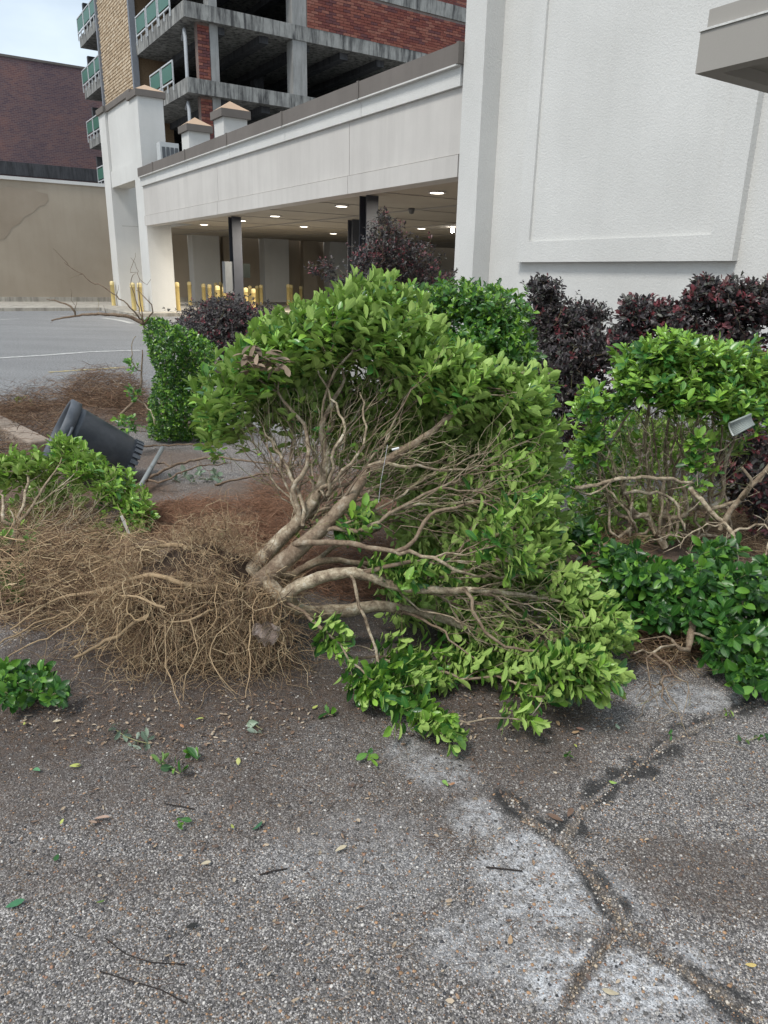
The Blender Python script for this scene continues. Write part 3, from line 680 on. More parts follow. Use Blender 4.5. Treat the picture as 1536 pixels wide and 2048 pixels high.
class Tree:
    def __init__(s, O): s.p=[np.array(O,float)]; s.par=[-1]; s.d=[np.zeros(3)]; s.pl=[0.0]; s.rmin=[0.0]; s.tips=[]
    def chain(s, start, pts, r0=0, r1=0):
        cur = start; n = len(pts)
        for i, p in enumerate(pts):
            p = np.asarray(p,float); v = p-s.p[cur]; l = np.linalg.norm(v)
            s.p.append(p); s.par.append(cur); s.d.append(v/max(l,1e-6)); s.pl.append(s.pl[cur]+l); s.rmin.append(r0+(r1-r0)*i/max(n-1,1)); cur = len(s.p)-1
        return cur
    def limb(s, keys, r0, r1, start=None, jit=.008):
        keys = [np.asarray(k,float) for k in keys]
        if start is None: start = int(np.argmin(np.linalg.norm(np.array(s.p)-keys[0],axis=1)))
        K = [s.p[start]]+keys; pts = []
        for i in range(len(K)-1):
            p0 = K[max(i-1,0)]; p1 = K[i]; p2 = K[i+1]; p3 = K[min(i+2,len(K)-1)]
            ns = max(1,int(np.linalg.norm(p2-p1)/.035))
            for j in range(1,ns+1):
                u = j/ns; q = .5*((2*p1)+(-p0+p2)*u+(2*p0-5*p1+4*p2-p3)*u*u+(-p0+3*p1-3*p2+p3)*u**3)
                pts.append(q+rng.normal(0,jit*(.25 if r0 > .012 else .7),3))
        return s.chain(start, pts, r0, r1)
    def grow(s, tips, dirs, wpl=.3, step=.055, kink=.010, curl=.35):
        O = s.p[0]; order = np.argsort(np.linalg.norm(tips-O,axis=1)); 
        cap = len(s.p)+len(tips)*60; PA = np.zeros((cap,3)); DA = np.zeros((cap,3)); LA = np.zeros(cap); n = len(s.p)
        PA[:n]=s.p; DA[:n]=s.d; LA[:n]=s.pl
        for ti in order:
            tp_, td = tips[ti], dirs[ti]; v = tp_-PA[:n]; d = np.linalg.norm(v,axis=1)+1e-6
            cs = (v*DA[:n]).sum(1)/d
            cost = d*(1+1.3*(1-cs)) + wpl*LA[:n] + (d<.03)*.1
            j = int(np.argmin(cost)); l = d[j]; ns = min(50, max(2,int(l/step)))
            p0 = PA[j]; t0 = nrm(DA[j]*.6+v[j]/l*.7+rng.normal(0,.18,3)); c1 = p0+t0*l*curl; c2 = tp_-nrm(td+rng.normal(0,.15,3))*l*curl*.8
            u = (np.arange(1,ns+1)/ns)[:,None]; q = (1-u)**3*p0+3*(1-u)**2*u*c1+3*(1-u)*u*u*c2+u**3*tp_
            q = q + rng.normal(0,kink,(ns,3))*np.sin(np.pi*u)**.5*(1 if l > .1 else .4)
            s.chain(j, q); m = len(s.p); PA[n:m]=s.p[n:m]; DA[n:m]=s.d[n:m]; LA[n:m]=s.pl[n:m]; n = m
            s.tips.append(n-1)
    def mesh(s, name, parent, r0=.0013, ex=.5, thick=.0065, dark=.3, maxb=60, green=.004, twig='twigs', bname='branch'):
        n = len(s.p); cnt = np.zeros(n); par = s.par; kids=[[] for _ in range(n)]
        for i in range(1,n): kids[par[i]].append(i)
        for i in range(n-1,0,-1):
            if not kids[i]: cnt[i]=1
            cnt[par[i]] += cnt[i]
        rad = np.maximum(r0*np.maximum(cnt,1)**ex, np.array(s.rmin)); P = np.array(s.p)
        st = [(0,k) for k in kids[0]]; out = MB(); chains=[]
        while st:
            a, b_ = st.pop(); ch=[a,b_]; cur=b_
            while kids[cur]:
                ks = sorted(kids[cur], key=lambda q:-rad[q]); st += [(cur,k) for k in ks[1:]]; cur = ks[0]; ch.append(cur)
            chains.append(ch)
        chains.sort(key=lambda c:-rad[c[1]]); nb = 0
        for ch in chains:
            pts = P[ch]; r = rad[ch].copy(); r[0] = r[1]*1.02; r[-1]*=.6
            if len(r)>4: r = np.convolve(np.pad(r,2,'edge'), np.ones(5)/5,'valid')
            col = np.zeros((len(ch),4)); col[:,3]=1
            col[:,0] = np.clip(1-(r-r0)/green,0,1)*.75*(rng.random()<.5); col[:,1] = np.clip(rng.normal(dark,.35),0,1)
            r = r*(1+rng.uniform(-.07,.07,len(r)))
            if r[1] > thick and nb < maxb:
                mb = MB(); mb.tubes(pts[None], r[None], 9, col[None]); mb.build(bname, M['bark'], parent, True); nb += 1
            else: out.tubes(pts[None], r[None], 4 if r[1] < .003 else 6, col[None])
        if out.n: out.build(twig, M['bark'], parent, True, 'stuff')
VAR = {}
def leaf_variant(mt, i, k, tmpl):
    key = (mt, i, k)
    if key not in VAR:
        r = np.random.default_rng(i*7+k); mb = MB()
        add_leaves(mb, np.zeros((1,3)), np.array([[1.,0,0]]), np.array([[0,0,1.]]), np.ones(1), np.ones(1)*r.uniform(.85,1.15), np.array([[[.15,.35,.5,.65,.85][i], k*.6]]), LH, np.array([r.uniform(.4,1.7)]))
        VAR[key] = mb.mesh('leaf', M[mt], True)
    return VAR[key]
def put_leaves(parent, mt, data, nparts, tmpl=LT, name='foliage', cell=9):
    P,L_,N_,S,wd,T = data; m = len(P); single = np.zeros(m,bool)
    P = P.copy(); low = P[:,2] < .015; P[low,2] = .015+rng.random(low.sum())*.02
    if nparts:
        u,v,f = project(P+L_*S[:,None]*.5); cellid = (u//cell).astype(int)*100000+(v//cell).astype(int)
        inside = (u>0)&(u<1536)&(v>0)&(v<2048)
        o = np.argsort(f); _, first = np.unique(cellid[o], return_index=True); fr = o[first]; fr = fr[inside[fr]]
        szp = S[fr]/f[fr]; fr = fr[np.argsort(-szp)][:nparts]; single[fr]=True
        inv = parent.location
        for i in fr:
            me = leaf_variant(mt, int(min(4, T[i,0]*5)), int(T[i,1] > .45), LH)
            ob = bpy.data.objects.new('leaf', me); C.objects.link(ob); ob.parent = parent
            Wd = np.cross(N_[i], L_[i]); s = S[i]
            ob.matrix_local = Matrix(((L_[i][0]*s,Wd[0]*s,N_[i][0]*s,P[i][0]-inv[0]),(L_[i][1]*s,Wd[1]*s,N_[i][1]*s,P[i][1]-inv[1]),(L_[i][2]*s,Wd[2]*s,N_[i][2]*s,P[i][2]-inv[2]),(0,0,0,1)))
    k = ~single; mb = MB(); add_leaves(mb, P[k],L_[k],N_[k],S[k],wd[k],T[k],tmpl, rng.uniform(.3,1.8,k.sum()))
    mb.build(name, M[mt], parent, True, 'stuff')
OUT = .12
def cluster(items, zmin=.04):     # items: px, py, hx, hy (px), D, depth half (m), n  -> points inside soft ellipsoids
    out=[]
    for px,py,hx,hy,D,dd,n in items:
        v = nrm(rng.normal(size=(n,3)))*(rng.random((n,1))**.45); v *= np.where(rng.random((n,1))<OUT, rng.uniform(1.05,1.2+OUT*1.6,(n,1)), 1)
        for a in v: out.append(at(px+a[0]*hx, py+a[1]*hy, D+a[2]*dd, zmin+rng.random()*.08))
    return np.array(out)
def limbs(T, items):
    for pts, r0, r1 in items: T.limb([at(*p, .03) for p in pts], r0, r1)

# ------------------------------------------------------------------ the big uprooted shrub in the middle
O = at(520,1190,2.72)
shrub = empty('uprooted_shrub', (O[0],O[1],0), 'largest uprooted green shrub tipped over in the centre with bare twigs and root ball showing', 'shrub')
T = Tree(O)
limbs(T, [
 ([(500,1155,2.75),(540,1100,2.8),(600,1040,2.85),(635,985,2.9),(655,920,2.95),(645,850,3.0),(690,760,3.1)], .036,.006),
 ([(520,1165,2.68),(580,1112,2.7),(650,1050,2.75),(705,990,2.8),(735,945,2.85),(800,905,2.9),(880,850,2.95),(940,790,3.0)], .040,.007),
 ([(560,1190,2.62),(620,1162,2.6),(690,1145,2.6),(745,1155,2.6),(790,1172,2.6),(850,1180,2.6),(930,1180,2.6),(1010,1185,2.6),(1110,1200,2.6)], .029,.006),
 ([(600,1222,2.7),(680,1222,2.75),(750,1212,2.75),(800,1218,2.75),(880,1235,2.75),(950,1262,2.7),(1050,1300,2.62),(1150,1325,2.5)], .034,.006),
 ([(575,1150,2.8),(650,1120,2.9),(760,1130,3.0),(860,1120,3.05),(980,1110,3.05)], .018,.004)])
limbs(T, [
 ([(590,1090,2.7),(620,1085,2.65),(700,1087,2.6),(790,1103,2.55),(830,1080,2.55),(860,1030,2.6),(930,1010,2.65),(1010,1000,2.75)], .013,.004),
 ([(600,1050,2.8),(590,980,2.85),(620,900,2.85),(570,800,3.0),(500,750,3.05)], .012,.004),
 ([(610,1040,2.8),(580,950,2.9),(540,880,3.0),(470,830,3.1)], .009,.003),
 ([(740,930,2.8),(800,932,2.75),(900,940,2.8),(1000,925,2.85)], .008,.003),
 ([(800,1105,2.55),(870,1115,2.5),(930,1150,2.5),(1020,1150,2.6)], .008,.003),
 ([(930,1180,2.55),(960,1240,2.45),(1010,1290,2.4),(1100,1310,2.4),(1200,1350,2.35)], .007,.003),
 ([(700,1148,2.58),(728,1235,2.5),(755,1300,2.45),(765,1370,2.35),(790,1400,2.3),(860,1440,2.2),(920,1480,2.15)], .007,.003),
 ([(800,1225,2.7),(850,1240,2.6),(900,1280,2.5),(950,1320,2.45)], .007,.003),
 ([(640,980,2.85),(700,930,2.8),(730,870,2.85),(720,780,3.0)], .008,.003),
 ([(655,1000,2.85),(670,900,2.8),(690,850,2.85),(650,770,3.0),(630,700,3.05)], .008,.003),
 ([(700,990,2.9),(780,860,3.0),(830,760,3.05)], .008,.003),
 ([(930,990,2.6),(985,1010,2.5),(1010,1040,2.45),(1030,1080,2.42)], .003,.0015),
 ([(745,1300,2.45),(700,1290,2.4),(680,1310,2.35)], .003,.002)])
SH = [(425,800,50,85,3.1,.22,46),(470,735,50,50,3.12,.22,40),(530,690,70,45,3.15,.28,64),(610,650,80,50,3.2,.3,84),(700,615,80,60,3.22,.3,100),(760,580,70,40,3.3,.25,60),(800,640,90,60,3.2,.3,95),
 (890,720,80,50,3.12,.3,75),(960,760,70,50,3.1,.25,60),(1060,775,70,50,3.1,.25,75),(1080,860,60,70,3.05,.25,65),(1060,940,60,70,3.0,.25,55),(1070,1030,65,60,2.95,.25,60),(1100,1110,60,60,2.85,.22,55),
 (1170,1190,60,60,2.75,.22,60),(1225,1260,50,60,2.6,.2,65),(1190,1350,70,55,2.2,.15,70),(1100,1340,80,60,2.6,.2,55),(990,1310,60,50,2.7,.2,30),(860,1330,70,50,2.6,.15,34),(850,1145,75,35,2.62,.12,26),(740,1030,35,40,2.75,.1,9),
 (690,1295,30,30,2.4,.05,8),(775,1395,50,25,2.3,.08,22),(870,1440,45,22,2.2,.06,13),(915,1480,20,20,2.12,.04,5),(1070,1440,14,18,2.2,.03,4),(1000,1080,80,60,2.9,.2,22),(1030,1060,35,40,2.45,.06,9),(1080,1120,25,30,2.45,.05,6),(1085,1000,30,40,2.6,.08,12),
 (900,1000,160,110,3.55,.15,70),(760,850,120,60,3.6,.15,60),(880,1200,90,60,2.95,.15,30),(960,860,70,60,3.4,.15,60),(820,900,110,70,3.7,.15,110),(950,1010,110,90,3.5,.12,90),(980,1150,100,70,3.2,.12,60),(660,780,130,50,3.35,.15,80),(1000,1240,90,50,2.95,.1,40),(820,740,90,50,3.3,.15,60),(700,650,200,60,3.65,.3,170),(540,740,90,50,3.5,.2,60),(960,800,120,80,3.6,.3,120),(1080,1000,60,140,3.4,.3,110),(880,980,150,140,3.8,.1,130),(560,780,100,50,3.35,.12,60),(700,800,110,50,3.5,.15,70),(860,830,80,60,3.6,.15,60)]
tips = cluster(SH)
ctr = at(620,1080,2.8)
dirs = nrm(nrm(tips-ctr) + np.array([.15,.1,.35]) + rng.normal(0,.28,tips.shape))
T.grow(tips, dirs, .5, .05, .009, .30)
bare = cluster([(700,900,150,110,3.05,.35,520),(850,930,150,120,2.98,.4,560),(960,1000,130,120,2.92,.35,440),(1000,1130,140,90,2.78,.3,340),(1020,1250,140,60,2.6,.25,300),(600,860,120,100,3.05,.25,400),(760,770,160,60,3.15,.25,260),(680,1020,110,60,2.95,.3,240),(1020,950,110,120,2.85,.2,260),(1080,1180,110,90,2.65,.2,240),(1130,1290,90,60,2.5,.15,140),(900,1200,120,50,2.7,.15,90),(480,830,70,70,3.05,.15,120),(560,900,90,100,3.05,.2,110),(690,950,90,100,3.1,.25,150),(640,1020,80,50,2.95,.2,60)])
T.grow(bare, nrm(nrm(bare-ctr)+rng.normal(0,.55,bare.shape)), .45, .045, .0125, .3)
T.mesh('shrub', shrub, .0010, .39, .0062, .45, 60, .0012)
main_leaves = whorl_leaves(tips, dirs, (13,19), .059, (20,95), .14, .4, (.85,1.25), tm=.5)
# a few more leaf pairs down the twigs
P = np.array(T.p); ti = rng.choice(T.tips, 260); pos = P[[T.par[T.par[i]] for i in ti]]
extra = whorl_leaves(pos, nrm(pos-ctr), (1,2), .06, (40,90), .03, .1)
put_leaves(shrub, 'leaf', tuple(np.concatenate([a,b]) for a,b in zip(main_leaves, extra)), 300, LH, cell=16)
# dead leaf clump caught in the crown
pc = at(520,722,2.82); n=70
tt = pc+rng.normal(0,1,(n,3))*np.array([.05,.025,.022]); mb = MB(); dd = nrm(rng.normal(size=(n,3))*np.array([1,.6,.25])); nn = nrm(np.array([0,0,1.])+rng.normal(0,.3,(n,3))); nn = nrm(nn-(nn*dd).sum(1,keepdims=True)*dd)
add_leaves(mb, tt, dd, nn, rng.uniform(.04,.07,n), rng.uniform(.6,1,n), np.zeros((n,2)), LH)
mb.c = [np.tile(np.array([.27,.2,.14,1]), (mb.n,1))*np.repeat(rng.uniform(.5,1.3,(n,1)), len(LH[0]), 0)]
tag(mb.build('dead_leaf_clump', M['litter'], shrub, True), 'dry brown clump of dead leaves caught in the crown', kind='stuff')

# ------------------------------------------------------------------ root ball of the big shrub
def strands(n, start, vel, length, segs, r0, r1, grav, wander, pal, floor=True, sides=3):
    P = np.zeros((n,segs,3)); P[:,0]=start; V = vel.copy(); st = (length/segs)[:,None]
    for k in range(1,segs):
        V = nrm(V + rng.normal(0,wander,(n,3)) + np.array([0,0,-grav])); P[:,k]=P[:,k-1]+V*st
        if floor:
            low = P[:,k,2] < .012; P[low,k,2] = .012+rng.random(low.sum())*.015; V[low,2] = np.abs(V[low,2])*.3
    rad = np.linspace(1,.25,segs)[None]*rng.uniform(r0,r1,(n,1)); pal = np.array(pal); c = pal[rng.integers(0,len(pal),n)]*rng.uniform(.7,1.25,(n,1))
    col = np.concatenate([c, np.ones((n,1))],1); return P, rad, col
ROOTC = [(.48,.34,.2),(.36,.24,.14),(.19,.12,.075),(.62,.48,.3),(.10,.065,.045),(.42,.30,.18)]
rb = at(405,1215,2.80); rb[2] = .22
def lump(c, rx, ry, rz, name, parent, mt, seed=1, cols=(.075,.05,.035,1), nu=40, nv=24, amp=.35):
    u = np.linspace(0,2*np.pi,nu,endpoint=False); v = np.linspace(.02,np.pi-.02,nv); U,V = np.meshgrid(u,v)
    d = np.stack([np.cos(U)*np.sin(V), np.sin(U)*np.sin(V), np.cos(V)],-1).reshape(-1,3)
    f = 1+amp*(fbm(d[:,0]*2+d[:,2], d[:,1]*2-d[:,2]*.7, .7, seed)-.5)*2
    p = c+d*np.array([rx,ry,rz])*f[:,None]; idx = np.arange(nu*nv).reshape(nv,nu); nx = np.roll(idx,-1,1)
    mb = MB(); mb.add(p, np.stack([idx[1:],nx[1:],nx[:-1],idx[:-1]],-1).reshape(-1,4), col=cols); return mb.build(name, M[mt], parent, True)
lump(rb, .27,.19,.20,'root_soil', shrub, 'root', 4, (.045,.03,.021,1), amp=.4)
CLD = nrm(rng.normal(size=(170,3))); CLR = rng.uniform(.78,1.18,170)
def shell_start(n, c, rx, ry, rz):
    i = rng.integers(0,len(CLD),n); d = nrm(CLD[i]+rng.normal(0,.11,(n,3))); return c+d*np.array([rx,ry,rz])*CLR[i][:,None], d
mb = MB()
s, d = shell_start(1100, rb, .33,.24,.26)
P_,r_,c_ = strands(1100, s, nrm(d+np.array([-.35,-.35,0])+rng.normal(0,.3,d.shape)), rng.uniform(.10,.42,1100), 14, .0006,.0022, .07,.48, ROOTC); mb.tubes(P_,r_,3,c_)
s, d = shell_start(15000, rb, .37,.27,.31)
P_,r_,c_ = strands(15000, s, nrm(d+rng.normal(0,.7,d.shape)), rng.uniform(.03,.13,15000), 6, .00035,.0008, .05,.6, [(.52,.37,.22),(.38,.25,.15),(.64,.5,.32),(.2,.12,.08)]); mb.tubes(P_,r_,3,c_)
# apron falling to the front
s = np.stack([rng.uniform(rb[0]-.25, rb[0]+.42, 900), rb[1]-.16-rng.random(900)*.12, rng.uniform(.05,.42,900)],1)
P_,r_,c_ = strands(900, s, nrm(np.array([0,-.4,-.5])+rng.normal(0,.5,(900,3))), rng.uniform(.15,.52,900), 14, .0005,.0020, .10,.42, ROOTC); mb.tubes(P_,r_,3,c_)
# long fine roots running left
s = np.stack([rng.uniform(rb[0]-.5, rb[0]-.05, 900), rng.uniform(rb[1]-.22, rb[1]+.35, 900), rng.uniform(.06,.34,900)],1)
P_,r_,c_ = strands(900, s, nrm(np.array([-.8,-.25,.0])+rng.normal(0,.6,(900,3))), rng.uniform(.10,.42,900), 16, .0005,.0022, .07,.36, ROOTC); mb.tubes(P_,r_,3,c_)
mb.build('fine_roots', M['root'], shrub, True, 'stuff')
for q in range(26):
    left = q % 3 != 0; n1 = 1
    st = rb + np.array([rng.uniform(-.3,.25), rng.uniform(-.3,-.1), rng.uniform(-.05,.22)])
    v = np.array([[-1,rng.uniform(-.5,.3),rng.uniform(-.2,.25)]]) if left else np.array([[rng.uniform(-.5,.5),-.3,-.8]])
    P1,r1,c1 = strands(1, st[None], nrm(v+rng.normal(0,.2,(1,3))), np.array([rng.uniform(.2,.6) if left else rng.uniform(.15,.32)]), 24, .0018, .0050, .07, .30, [(.36,.26,.15),(.44,.33,.2),(.25,.17,.10)])
    mb = MB(); mb.tubes(P1, r1*rng.uniform(.85,1.15,r1.shape), 6, c1); mb.build('root', M['root'], shrub, True)
# thick roots
for keys, r0, r1 in [([(520,1195,2.7),(450,1175,2.6),(380,1170,2.55),(300,1150,2.6),(210,1180,2.7),(110,1200,2.8),(20,1260,2.7)], .013,.004),
  ([(500,1170,2.75),(420,1110,2.8),(330,1090,2.85),(230,1110,2.95),(140,1150,3.0),(60,1200,3.0)], .012,.004),
  ([(470,1200,2.6),(400,1230,2.45),(340,1245,2.42),(320,1225,2.4)], .007,.003),([(330,1215,2.45),(290,1200,2.45),(245,1190,2.5)], .006,.003),
  ([(480,1230,2.5),(420,1290,2.4),(440,1350,2.3),(470,1385,2.3)], .003,.0015),
  ([(330,1240,2.45),(330,1310,2.38),(345,1370,2.3),(360,1410,2.2)], .003,.0014),
  ([(300,1230,2.5),(250,1260,2.5),(200,1290,2.52),(145,1315,2.5)], .009,.006),
  ([(250,1190,2.6),(180,1210,2.7),(90,1240,2.75),(-20,1300,2.6)], .006,.003),
  ([(300,1100,2.8),(200,1135,2.9),(120,1180,2.95),(0,1230,2.8)], .006,.003),
  ([(500,1240,2.5),(500,1320,2.38),(490,1395,2.3)], .003,.0012),
  ([(220,1170,2.7),(150,1240,2.6),(60,1290,2.55),(-10,1330,2.5)], .004,.002),
  ([(380,1240,2.42),(400,1300,2.36),(370,1350,2.3),(365,1400,2.25)], .003,.0014)]:
    K = [at(*p,.02) for p in keys]; tr_ = Tree(K[0]); tr_.limb(K[1:], r0, r1, 0, .006); pts = np.array(tr_.p); n=len(pts)
    mb = MB(); c = np.array([.40,.29,.175,1])*rng.uniform(.75,1.15); c[3]=1; mb.tubes(pts[None], (np.linspace(r0,r1,n)*rng.uniform(.85,1.15,n))[None], 7, c); mb.build('root', M['root'], shrub, True)

# ------------------------------------------------------------------ other green shrubs
PM = 1.0
def green(name, label, cat, origin, items, limb_items, mt, size, per, nparts, dirbias, r0=.0012, young=.3, wpl=.2, group=None, center=None, tw=True, spread=(30,80), tmpl=LT, back=.06, maxb=25, bare=None, tm=.42, wr=(.85,1.1), zmin=.05, dark=.35):
    O = at(*origin, .02); o = empty(name, (O[0],O[1],0), label, cat, group)
    tips = cluster([(*i[:6], int(i[6]*(1.75 if mt == 'leaf_purple' else 1))) for i in items], zmin); c = O if center is None else at(*center)
    dirs = nrm(nrm(tips-c)*.9+np.array(dirbias)+rng.normal(0,.3,tips.shape))
    if tw:
        T = Tree(O); limbs(T, limb_items); sub = rng.permutation(len(tips))[:min(len(tips),420)]
        T.grow(tips[sub], dirs[sub], wpl, .06, .01)
        if bare: bt = cluster(bare, zmin); T.grow(bt, nrm(nrm(bt-c)+rng.normal(0,.4,bt.shape)), .6, .06, .014)
        T.mesh(name, o, r0, .45, .006, dark, maxb, .002)
    data = whorl_leaves(tips, dirs, per, size, spread, back, young, wr, tm=tm)
    put_leaves(o, mt, data, nparts, tmpl); return o
# right hedge, standing but stripped below
green('tipped_hedge', 'tall right green hedge clump with leafy top and bare tan stems below', 'hedge', (1330,1095,3.9),
 [(1290,725,60,50,3.75,.2,120),(1350,705,85,48,3.8,.25,190),(1440,725,95,48,3.8,.25,200),(1540,755,90,50,3.8,.25,140),(1260,740,25,25,3.7,.1,20),(1330,760,90,45,3.7,.2,70),(1440,790,100,45,3.7,.2,90),(1550,820,80,45,3.7,.2,50),
  (1185,800,45,30,3.7,.15,28),(1170,880,50,60,3.75,.15,36),(1150,980,50,60,3.8,.15,22),(1240,860,40,60,4.1,.15,24),(1400,920,35,60,3.6,.08,22),(1460,860,50,40,3.9,.1,20),(1300,1000,190,80,4.9,.12,190),(1300,880,150,80,4.9,.12,190),(1240,800,30,20,3.75,.1,16),(1400,800,110,30,3.65,.12,50),(1180,1040,60,40,4.0,.1,26),(1190,960,70,110,4.4,.15,150)],
 [([(1300,1040,3.9),(1298,960,3.9),(1290,880,3.85),(1300,800,3.8)], .017,.005),([(1240,1030,3.85),(1210,980,3.85),(1195,930,3.85),(1230,870,3.85),(1262,820,3.8)], .015,.005),([(1180,870,3.75),(1175,810,3.7)], .006,.003),
  ([(1370,1030,3.8),(1365,950,3.8),(1385,870,3.8),(1410,800,3.8)], .015,.006),([(1440,1000,3.8),(1450,930,3.8),(1480,850,3.8),(1500,790,3.8)], .014,.005),([(1340,1000,3.95),(1330,900,3.95),(1345,800,3.9)], .015,.005),
  ([(1270,1050,3.7),(1235,1000,3.7),(1200,960,3.7),(1220,900,3.7)], .010,.004),([(1420,1020,3.7),(1500,980,3.65),(1560,900,3.7)], .012,.006)]+[([(x0,1070,3.75+.02*i),(x0+j*12,980,3.8),(x0+j*30,900,3.8),(x0+j*34,830,3.75)], .009,.004) for i,(x0,j) in enumerate([(1225,-1),(1255,1),(1315,1),(1340,-1),(1350,2),(1395,-1),(1410,1),(1460,-1),(1275,-2)])],
 'leaf', .060, (8,11), 260, (0,-.15,.45), young=.65, tm=.62, center=(1350,1150,4.0), tmpl=LT, wr=(.75,1.0), wpl=.5, maxb=30, dark=-.2, bare=[(1300,930,120,100,3.75,.25,340),(1220,960,80,80,3.7,.2,220),(1430,920,80,80,3.8,.2,190),(1330,840,100,40,3.7,.2,150)])
green('fallen_hedge', 'low dark glossy hedge lying across the right edge in front of the bare stems', 'hedge', (1400,1230,2.95),
 [(1170,1080,50,30,3.3,.1,22),(1240,1110,50,30,3.2,.15,45),(1260,1170,55,50,2.95,.15,85),(1340,1170,70,50,2.9,.15,110),(1430,1180,70,60,2.85,.15,110),(1520,1190,80,70,2.8,.18,120),(1330,1225,70,35,2.8,.1,50),(1430,1250,60,45,2.7,.1,60),(1500,1300,80,50,2.6,.12,110),(1590,1280,80,80,2.65,.15,70),(1520,1355,60,28,2.42,.06,40),(1440,1100,60,25,3.1,.1,30)],
 [([(1385,1290,2.75)], .017,.015),([(1450,1200,2.85),(1550,1180,2.9)], .012,.006)],
 'leaf_glossy', .058, (7,10), 300, (-.1,-.75,.45), young=.10, center=(1400,1250,3.3), back=.05, wr=(.8,1.1), maxb=6)
green('clipped_hedge', 'rounded clipped green hedge standing behind the big uprooted shrub', 'hedge', (940,900,4.6),
 [(860,610,75,50,4.4,.3,240),(930,600,85,45,4.5,.35,300),(1000,625,62,50,4.4,.3,260),(1030,690,48,65,4.3,.3,240),(960,680,80,50,4.25,.25,240),(880,700,70,60,4.3,.2,170),(1000,760,70,70,4.4,.25,140),(900,780,90,70,4.5,.2,90)],
 [([(940,800,4.6),(930,700,4.6)], .02,.008),([(960,780,4.6),(1010,700,4.6)], .015,.006)],
 'leaf_hedge', .046, (8,11), 300, (0,-.35,.5), young=.25, center=(940,760,4.75), wr=(.7,.95), back=.05)
def slab_hedge():
    O = at(350,880,6.7,.0); o = empty('clipped_hedge', (O[0],O[1],0), 'upright block of small-leaved clipped hedge left of centre, behind the bin', 'hedge')
    quad = [(283,632),(330,640),(385,662),(428,690),(425,780),(430,880),(295,878),(298,800),(312,740),(290,690)]
    def inside(x,y):
        c=False; j=len(quad)-1
        for i in range(len(quad)):
            xi,yi=quad[i]; xj,yj=quad[j]
            if (yi>y)!=(yj>y) and x < (xj-xi)*(y-yi)/(yj-yi)+xi: c = not c
            j=i
        return c
    tips=[];dirs=[]
    while len(tips) < 2100:
        x=random.uniform(275,440); y=random.uniform(625,885)
        if not inside(x,y): continue
        D = 6.55+ (random.random()**2)*.5 + .05*math.sin(x*.07)+.05*math.sin(y*.05+1)
        tips.append(at(x,y,D,.03)); dirs.append((-.15 + (x-355)/160, -1, .35 + (760-y)/300*.8))
    tips=np.array(tips); dirs=nrm(np.array(dirs)+rng.normal(0,.3,tips.shape))
    T = Tree(O+np.array([0,.2,0])); T.limb([at(330,820,6.8),at(345,760,6.8),at(350,700,6.8)], .02,.008); T.grow(tips[:150],dirs[:150],.2,.08,.02); T.mesh('h', o, .002,.45,.008,.4,5,.004)
    put_leaves(o, 'leaf_hedge', whorl_leaves(tips,dirs,(6,9),.036,(30,80),.04,.2), 0)
    # dead limbs sticking out to the upper left
    br = empty('dead_branch', tuple(at(285,640,6.6)), 'bare grey dead branch jutting left over the asphalt from the clipped hedge block', 'branch')
    Tb = Tree(at(288,648,6.6))
    Tb.limb([at(262,634,6.6),at(235,630,6.6),at(205,628,6.65),at(165,630,6.7),at(103,640,6.8)], .018,.006, 0, .006)
    Tb.limb([at(150,622,6.7),at(130,608,6.7),at(94,598,6.7)], .010,.003)
    Tb.limb([at(262,615,6.5),at(225,585,6.5),at(180,560,6.5),at(127,525,6.5)], .007,.0025, 0)
    Tb.limb([at(281,600,6.6),at(278,560,6.6),at(276,540,6.6)], .006,.002, 0); Tb.limb([at(295,570,6.6),at(302,560,6.6)], .003,.002)
    Tb.limb([at(305,620,6.5),at(298,600,6.5),at(286,592,6.5)], .007,.004, 0)
    Tb.limb([at(268,590,6.6),at(262,560,6.6),at(272,545,6.6),at(262,545,6.6)], .005,.002, 0)
    for q in range(14):
        j = rng.integers(4,len(Tb.p)); p=Tb.p[j]; Tb.limb([p+rng.normal(0,.07,3)+np.array([-.03,0,.05])], .0025,.0012, int(j))
    Tb.mesh('dead', br, .0015,.4,.005,1.0,8,.0001)
    # broken limb and little roots at the left foot of the block
    bl = empty('broken_stem', tuple(at(270,830,6.5,.02)), 'broken bare stem leaning at the left foot of the clipped hedge block', 'stem')
    Tb = Tree(at(240,830,6.4,.02)); Tb.limb([at(262,810,6.4),at(278,790,6.4),at(283,750,6.45),at(285,700,6.5)], .013,.005,0,.006); Tb.limb([at(270,735,6.4),at(262,700,6.4),at(272,670,6.4)], .006,.003)
    Tb.limb([at(300,820,6.3),at(310,850,6.2)], .006,.003); Tb.limb([at(255,770,6.3),at(225,760,6.3)], .005,.002); Tb.mesh('s', bl, .0015,.4,.005,.5,8,.0001)
    tt = cluster([(262,730,14,14,6.4,.1,10),(265,780,20,20,6.3,.1,12),(250,850,28,25,6.1,.15,30)]); put_leaves(bl,'leaf_hedge',whorl_leaves(tt,nrm(np.array([-.2,-.5,.8])+rng.normal(0,.4,tt.shape)),(4,7),.05,(30,80),.04,.3),0)
slab_hedge()
